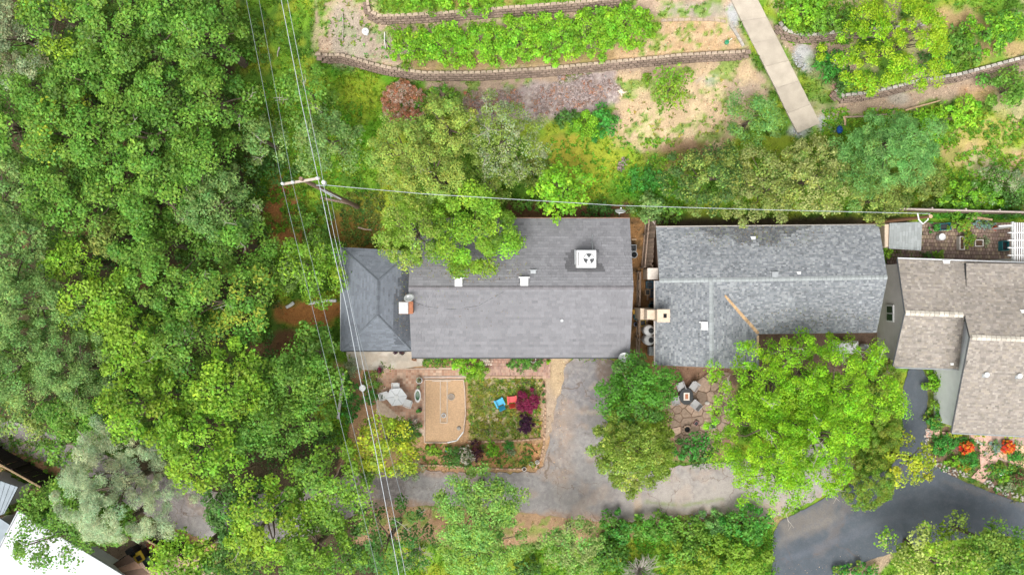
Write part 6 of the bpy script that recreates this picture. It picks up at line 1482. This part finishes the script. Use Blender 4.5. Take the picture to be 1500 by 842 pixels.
# ================================================================ SHRUBS AND BEDS
S = shrub
HG = 'leafy bushes forming the long hedge row on the terrace'
for lab, px, py, rx, ry in (('first bush of the long hedge row, at its left tip', 604, 66, 32, 24), ('second bush from the left of the long hedge row', 655, 62, 36, 30), ('third bush from the left of the long hedge row', 710, 62, 36, 28),
    ('middle bush of the long hedge row', 762, 55, 36, 34), ('third bush from the right end of the long hedge row', 815, 55, 36, 36), ('second bush from the right end of the long hedge row', 868, 44, 36, 34), ('last bush of the long hedge row, at its right tip', 920, 36, 42, 32)):
    S(lab, px, py, rx + 4, ry + 2, 1.5, 'bright', name='hedge_bush', cat='bush', group=HG, leafs=.85, dens=1.15, ang=.14)
for lab, px, rx in (('left bush of the row cut by the top frame edge', 622, 42), ('second bush of the row cut by the top frame edge', 690, 42)): S(lab, px, -6, rx, 20, 1.3, 'bright', name='hedge_bush', cat='bush')
S('bright green bush left of the stone end wall at top right', 1180, 14, 34, 24, 1.6, 'bright', cat='bush'); S('dark and bright green bush behind the short curved wall', 1225, 30, 44, 20, 1.5, 'oak', cat='bush', tint=((.2,.42,.03), .4)); S('green bush at the left foot of the lime tree', 1215, 92, 20, 22, 1.0, 'emerald', cat='bush'); S('low bush under the lime tree beside the stones', 1240, 118, 26, 20, .9, 'oakd', cat='bush')
S('bright green bush at the right edge of the upper right terrace', 1455, 45, 52, 30, 1.8, 'bright', cat='bush', rot=.35, tint=((.10,.27,.03), .4)); S('green bush below the right-edge terrace bush', 1408, 68, 34, 24, 1.4, 'oak', cat='bush'); S('small dark bush behind the right-edge terrace wall', 1372, 92, 26, 16, 1.2, 'oakd', cat='bush')
S('long bright green bush on the slope below the terrace wall, right', 1402, 166, 44, 20, 1.3, 'bright', cat='bush', rot=.25); S('round bush below the thin rail on the right slope', 1365, 178, 22, 18, 1.2, 'bright', cat='bush')
S('green bush at the right frame edge, upper slope', 1482, 130, 34, 34, 2.0, 'oak', cat='bush'); S('leafy green bush row above the courtyard fence', 1425, 290, 52, 24, 1.8, 'bright', cat='bush', tint=((.12,.28,.03), .4)); S('pale green bush above the fence near the right edge', 1470, 268, 40, 26, 2.2, 'grey', cat='bush', tint=((.12,.3,.04), .5)); S('dark bush at the right frame edge above the courtyard', 1492, 292, 20, 26, 2, 'oakd', cat='bush'); S('yellow-green rough bush right of the willow-like tree', 1355, 265, 40, 34, 2.2, 'olive', cat='bush')
S('dark green bush at the bottom of the straw slope', 885, 178, 18, 26, 1.6, 'emerald', cat='bush'); S('fresh green bush beside the dark one on the slope', 858, 180, 22, 20, 1.4, 'bright', cat='bush', leafs=.6); S('low dark bush below the brushwood', 830, 172, 20, 12, .9, 'oakd', cat='bush')
S('green mound of weeds below the rock heap', 950, 262, 34, 16, .8, 'emerald', cat='bush', leafs=.7, dens=.8); S('blue-green bush beside the dish mast', 952, 305, 24, 22, 2.2, 'bluegreen', cat='bush'); S('dark bush under the wire right of the glossy tree', 880, 308, 22, 12, 1.5, 'oakd', cat='bush'); S('weedy bush in the gap top between the houses', 985, 312, 20, 13, 1.8, 'oak', cat='bush')
S('green bush at the left foot of the clump on the green slope', 612, 150, 20, 14, 1.2, 'oak', cat='bush'); S('bush of fresh green behind the brush heap', 648, 140, 26, 14, 1.6, 'oak', cat='bush', tint=((.2,.36,.03), .3))
# front garden
S('low dark shrubs along the lower eave of the middle house, left end', 640, 530, 22, 8, .7, 'oakd', leafs=.7, tint=((.2,.36,.03), .4)); S('bright leafy vine over the brick walk', 683, 536, 22, 18, 1.9, 'bright', name='vine', cat='vine', leafs=.85); S('yellow-green shrub beside the vine above the garden square', 700, 545, 16, 12, 1.2, 'lime', leafs=.7); S('white-flowered shrub under the eave of the middle house', 712, 528, 9, 8, .8, 'whiteflower', leafs=.8)
S('green shrubs under the eave near the white pot, right part', 768, 532, 26, 11, .9, 'oakd', leafs=.7, tint=((.12,.32,.03), .4))
S('crimson purple-leaved maple shrub beside the red chair', 773, 590, 16, 18, 1.6, 'purple', name='maple_shrub', leafs=.8, dens=1.7, tint=((.24,.02,.07), .4)); S('dark purple shrub beside the black tyre', 771, 622, 10, 14, 1.1, 'darkpurple', leafs=.8, dens=1.6)
S('left green shrub in the planting strip below the garden square', 670, 672, 20, 15, .9, 'oakd', leafs=.7); S('white and pink flowering bush in the planting strip', 682, 668, 13, 13, 1.2, 'whiteflower', leafs=.9, tint=((.10,.16,.04), .35), dens=1.2); S('dark reddish bush right of the flowering bush', 698, 662, 9, 16, .9, 'darkpurple', leafs=.8, tint=((.14,.05,.03), .5)); S('bright green clump in the planting strip', 722, 658, 8, 12, .9, 'bright', leafs=.7); S('low green cushion plant below the stone row', 745, 652, 9, 6, .4, 'emerald', leafs=.5); S('pale grey cushion plant in the planting strip', 749, 662, 8, 5, .35, 'grey', leafs=.8)
for i, (lab, px, py, a, b, kd) in enumerate((('yellow-green rough plants in the upper half of the garden square', 715, 568, 30, 12, 'olive'), ('scruffy bright plants at the left of the garden square', 700, 590, 12, 24, 'olive'), ('green mat of plants at the lower right of the garden square', 755, 630, 28, 10, 'oak'), ('mixed plants at the lower left of the garden square', 712, 630, 20, 12, 'olive'), ('dark green herbs along the top right of the garden square', 770, 560, 24, 9, 'oakd'))):
    S(lab, px, py, a, b, .3, kd, leafs=.5, dens=.16, name='garden_plants', cat='plants', ang=.4, tint=((.30,.34,.04), .4))
S('rough green bush left of the tiled patio, above', 545, 560, 14, 16, 1.0, 'oak', leafs=.7, dens=.8, tint=((.28,.30,.08), .3)); S('dark leafy bush left of the tiled patio, below', 543, 582, 13, 12, 1.0, 'emerald', leafs=.7, tint=((.1,.2,.03), .5)); S('dense dark hedge plant beside the grey timber sleeper', 512, 590, 12, 34, 1.8, 'emerald', leafs=.9, tint=((.05,.13,.02), .5)); S('dry mixed shrub below the annex corner', 512, 540, 12, 12, .9, 'grey', leafs=.8); S('green shrub below the sand court corner', 600, 632, 16, 14, 1.3, 'oakd', leafs=.8); S('yellow-green sprig at the end of the planting strip', 634, 660, 10, 8, .9, 'lime', leafs=.7); S('grey-green shrub hanging at the road edge', 600, 690, 20, 16, 1.4, 'grey', leafs=1.0)
# around patio of house 2
S('dark green shrub with small white blooms below the flagstone patio', 1018, 660, 30, 20, 1.6, 'emerald', tint=((.05,.13,.02), .5)); 
# columnar conifer hedge by the dark drive
CH = 'clipped conifers lining the dark drive'
for lab, px, py, rx, ry, h in (('topmost clipped conifer of the row left of the dark drive', 1290, 560, 30, 40, 4.5), ('middle clipped conifer of the row left of the dark drive', 1294, 625, 32, 52, 4.2), ('rounded clipped conifer at the lower end of the row by the dark drive', 1276, 706, 38, 46, 3.6)):
    S(lab, px, py, rx, ry, h, 'conifer', name='conifer_hedge', cat='conifer', group=CH, ang=.06, dens=1.5, tint=((.22,.27,.03), .3), leafs=1.15)
# right-hand bed
S('tall leafy shrubs at the top of the bed beside the dark drive', 1378, 560, 18, 16, 1.4, 'bright', leafs=.8); S('yellow-green shrub in the bed under the tan roof corner', 1382, 590, 14, 16, 1.2, 'lime', leafs=.75); S('green shrub in the bed above the flagstone strip', 1372, 612, 14, 14, 1.1, 'emerald', leafs=.8, tint=((.2,.3,.03), .3)); S('small dark round shrub at the left of the bed', 1370, 622, 8, 8, .8, 'emerald', leafs=.6); S('leafy shrub in the bed beside the post, under the roof edge', 1390, 612, 9, 16, 1.1, 'olive', leafs=.7)
S('dark green shrubs in the left flower bed, upper part', 1400, 648, 24, 10, .8, 'emerald', leafs=.7); S('green shrubs at the left of the left flower bed', 1378, 655, 12, 14, .7, 'emerald', leafs=.7, tint=((.25,.2,.05), .2)); S('deep green clump at the right of the left flower bed', 1422, 672, 14, 14, .8, 'emerald', leafs=.7); S('lime clump at the bottom of the left flower bed', 1398, 677, 9, 8, .6, 'bright', leafs=.6); S('orange-green plants at the bottom of the left flower bed', 1415, 684, 10, 6, .4, 'lime', leafs=.6, tint=((.5,.3,.04), .4))
for lab, px, py in (('round red-orange flowering plant in the left flower bed', 1417, 656), ('round red-orange flowering plant in the right flower bed', 1479, 655)): S(lab, px, py, 10.5, 9.5, .8, 'redflower', name='flower_cushion', cat='flowers', leafs=.8, dens=1.4, tint=((.75,.32,.03), .35), ang=.06)
S('blue-grey rosette plant left of the right red flowers', 1460, 654, 8, 9, .6, 'bluegreen', leafs=.8, tint=((.2,.3,.25), .6)); S('dark green plant right of the red flowers at the frame edge', 1490, 668, 12, 7, .6, 'emerald', leafs=.7); S('green hedge plant at the top of the lower right flower bed', 1468, 688, 22, 8, .7, 'emerald', leafs=.7, tint=((.2,.3,.03), .3)); S('lime ball shrub in the lower right flower bed', 1474, 700, 6, 6, .6, 'bright', leafs=.5, dens=1.4); S('pale silvery plant in the lower right flower bed', 1480, 714, 12, 6, .4, 'grey', leafs=.8); S('green and brown shrub at the right frame edge by the drive', 1496, 700, 12, 12, .7, 'oakd', leafs=.7, tint=((.2,.1,.06), .4))
q = P(1469, 694, .3); o = MB().lathe([(.05, 0), (.14, .05), (.16, .15), (.1, .27), (.02, .3)], q.x, q.y, 0, 14).build('garden_ball', WHITE, world=True, smooth=True); tag(o, 'white ball ornament in the lower right flower bed', 'ornament')
for k, px in enumerate((1400, 1438, 1478, 1496)): S(['yellow low shrub under the tan eave, leftmost', 'yellow low shrub under the tan eave, left of the flagstone walk', 'yellow low shrub under the tan eave above the right red flowers', 'yellow low shrub under the tan eave at the frame edge'][k], px, 636, 10, 5, .7, 'yellow', leafs=.6)
# courtyard
S('leafy bush between the two framed planters on the courtyard', 1420, 350, 10, 13, 1.0, 'oak', leafs=.7, tint=((.3,.36,.03), .4)); S('grey-green bush at the right end of the courtyard planters', 1446, 353, 7, 8, .7, 'grey', leafs=.8); S('yellow-green bush at the top of the courtyard', 1410, 330, 17, 9, 1.0, 'lime', leafs=.7, tint=((.4,.28,.06), .2)); S('green pot plant at the top left of the courtyard', 1370, 333, 8, 7, .7, 'emerald', leafs=.6); S('grey-blue spiky plant near the pergola', 1445, 329, 16, 6, .8, 'bluegreen', leafs=.8, tint=((.2,.32,.3), .6)); S('left small bush against the tan roof edge on the courtyard', 1360, 374, 8, 6, .8, 'oakd', leafs=.6); S('right small yellow-green bush against the tan roof edge on the courtyard', 1377, 373, 9, 7, .8, 'lime', leafs=.6); S('yellow-green shrub squeezed between shed and tan house', 1299, 371, 9, 11, 1.5, 'lime', leafs=.7)
pot('orange pot with a red bloom at the right of the courtyard', 1457, 334, .16, mat('orange_clay', (.6,.2,.06), .8), 'redflower', ph=.15)
S('bright green fan plant below the lower tan roof wing', 1395, 548, 16, 12, 1.4, 'bright', leafs=.9)
# bottom strip
BG = 'green bushes along the verge below the cracked drive'
for lab, px, py, rx, ry, h, kd, tn in (('leafy dark bush at the left start of the verge thicket', 905, 775, 26, 24, 1.8, 'emerald', ((.1,.24,.03), .6)), ('low green bush in the verge thicket above the bare shrub', 960, 775, 34, 22, 1.6, 'oak', ((.1,.3,.03), .4)), ('green bush of the verge thicket below the gravel heap', 1010, 785, 36, 26, 1.7, 'oak', ((.16,.3,.03), .4)), ('dark round bush at the right end of the verge thicket', 1095, 772, 38, 30, 2.2, 'emerald', ((.1,.28,.03), .6)), ('grassy bush in the middle of the verge thicket', 1052, 768, 30, 18, 1.4, 'willow', None),
    ('yellow-green bush at the bottom edge left of the dark drive', 1085, 815, 46, 34, 2.4, 'lime', ((.2,.33,.03), .5)), ('green bush at the bottom edge below the verge thicket', 1020, 822, 40, 28, 2.2, 'oak', ((.25,.36,.03), .4)), ('dim bush at the bottom edge beside the bare shrub', 888, 820, 34, 26, 2, 'oakd', ((.12,.28,.03), .4)), ('green bush at the bottom between two trees', 772, 836, 18, 14, 1.6, 'oakd', None), ('strip of ground shrubs at the bottom beside the dark drive', 1255, 836, 34, 10, .8, 'emerald', ((.2,.3,.04), .3))):
    S(lab, px, py, rx, ry, h, kd, cat='bush', tint=tn, group=BG)
S('bright green weeds beside the lower left fence', 38, 700, 26, 12, 1.0, 'lime', tint=((.12,.25,.03), .4)); S('green ivy below the lower left fence', 75, 716, 26, 12, 1.1, 'oak'); S('green leaves between the bricks and the lime crown', 247, 805, 16, 10, .8, 'oak')
S('undergrowth at the green strip left of the upper wires', 372, 60, 28, 40, 1.0, 'oak', dens=.5, ang=.4); S('undergrowth mound left of the crossarm', 400, 240, 30, 30, 1.2, 'oakd', dens=.6, ang=.4); S('undergrowth right of the woodland beside the orange soil', 455, 325, 34, 28, 1.4, 'oak', dens=.7, ang=.3); S('dark creeper at the upper left corner of the annex', 475, 360, 22, 16, 1.4, 'oak', dens=.8)
S('low shrubs in the road gap below the annex trees', 470, 640, 20, 14, .8, 'oakd', dens=.5); S('olive shrubs on the slope under the wire', 780, 250, 30, 20, 1.1, 'olive', dens=.6, ang=.3); S('green shrubs at the back wall of the middle house', 770, 300, 22, 10, 1.2, 'oak', dens=.8)
print('TRIS', TRI[0], 'objects', len(bpy.data.objects))
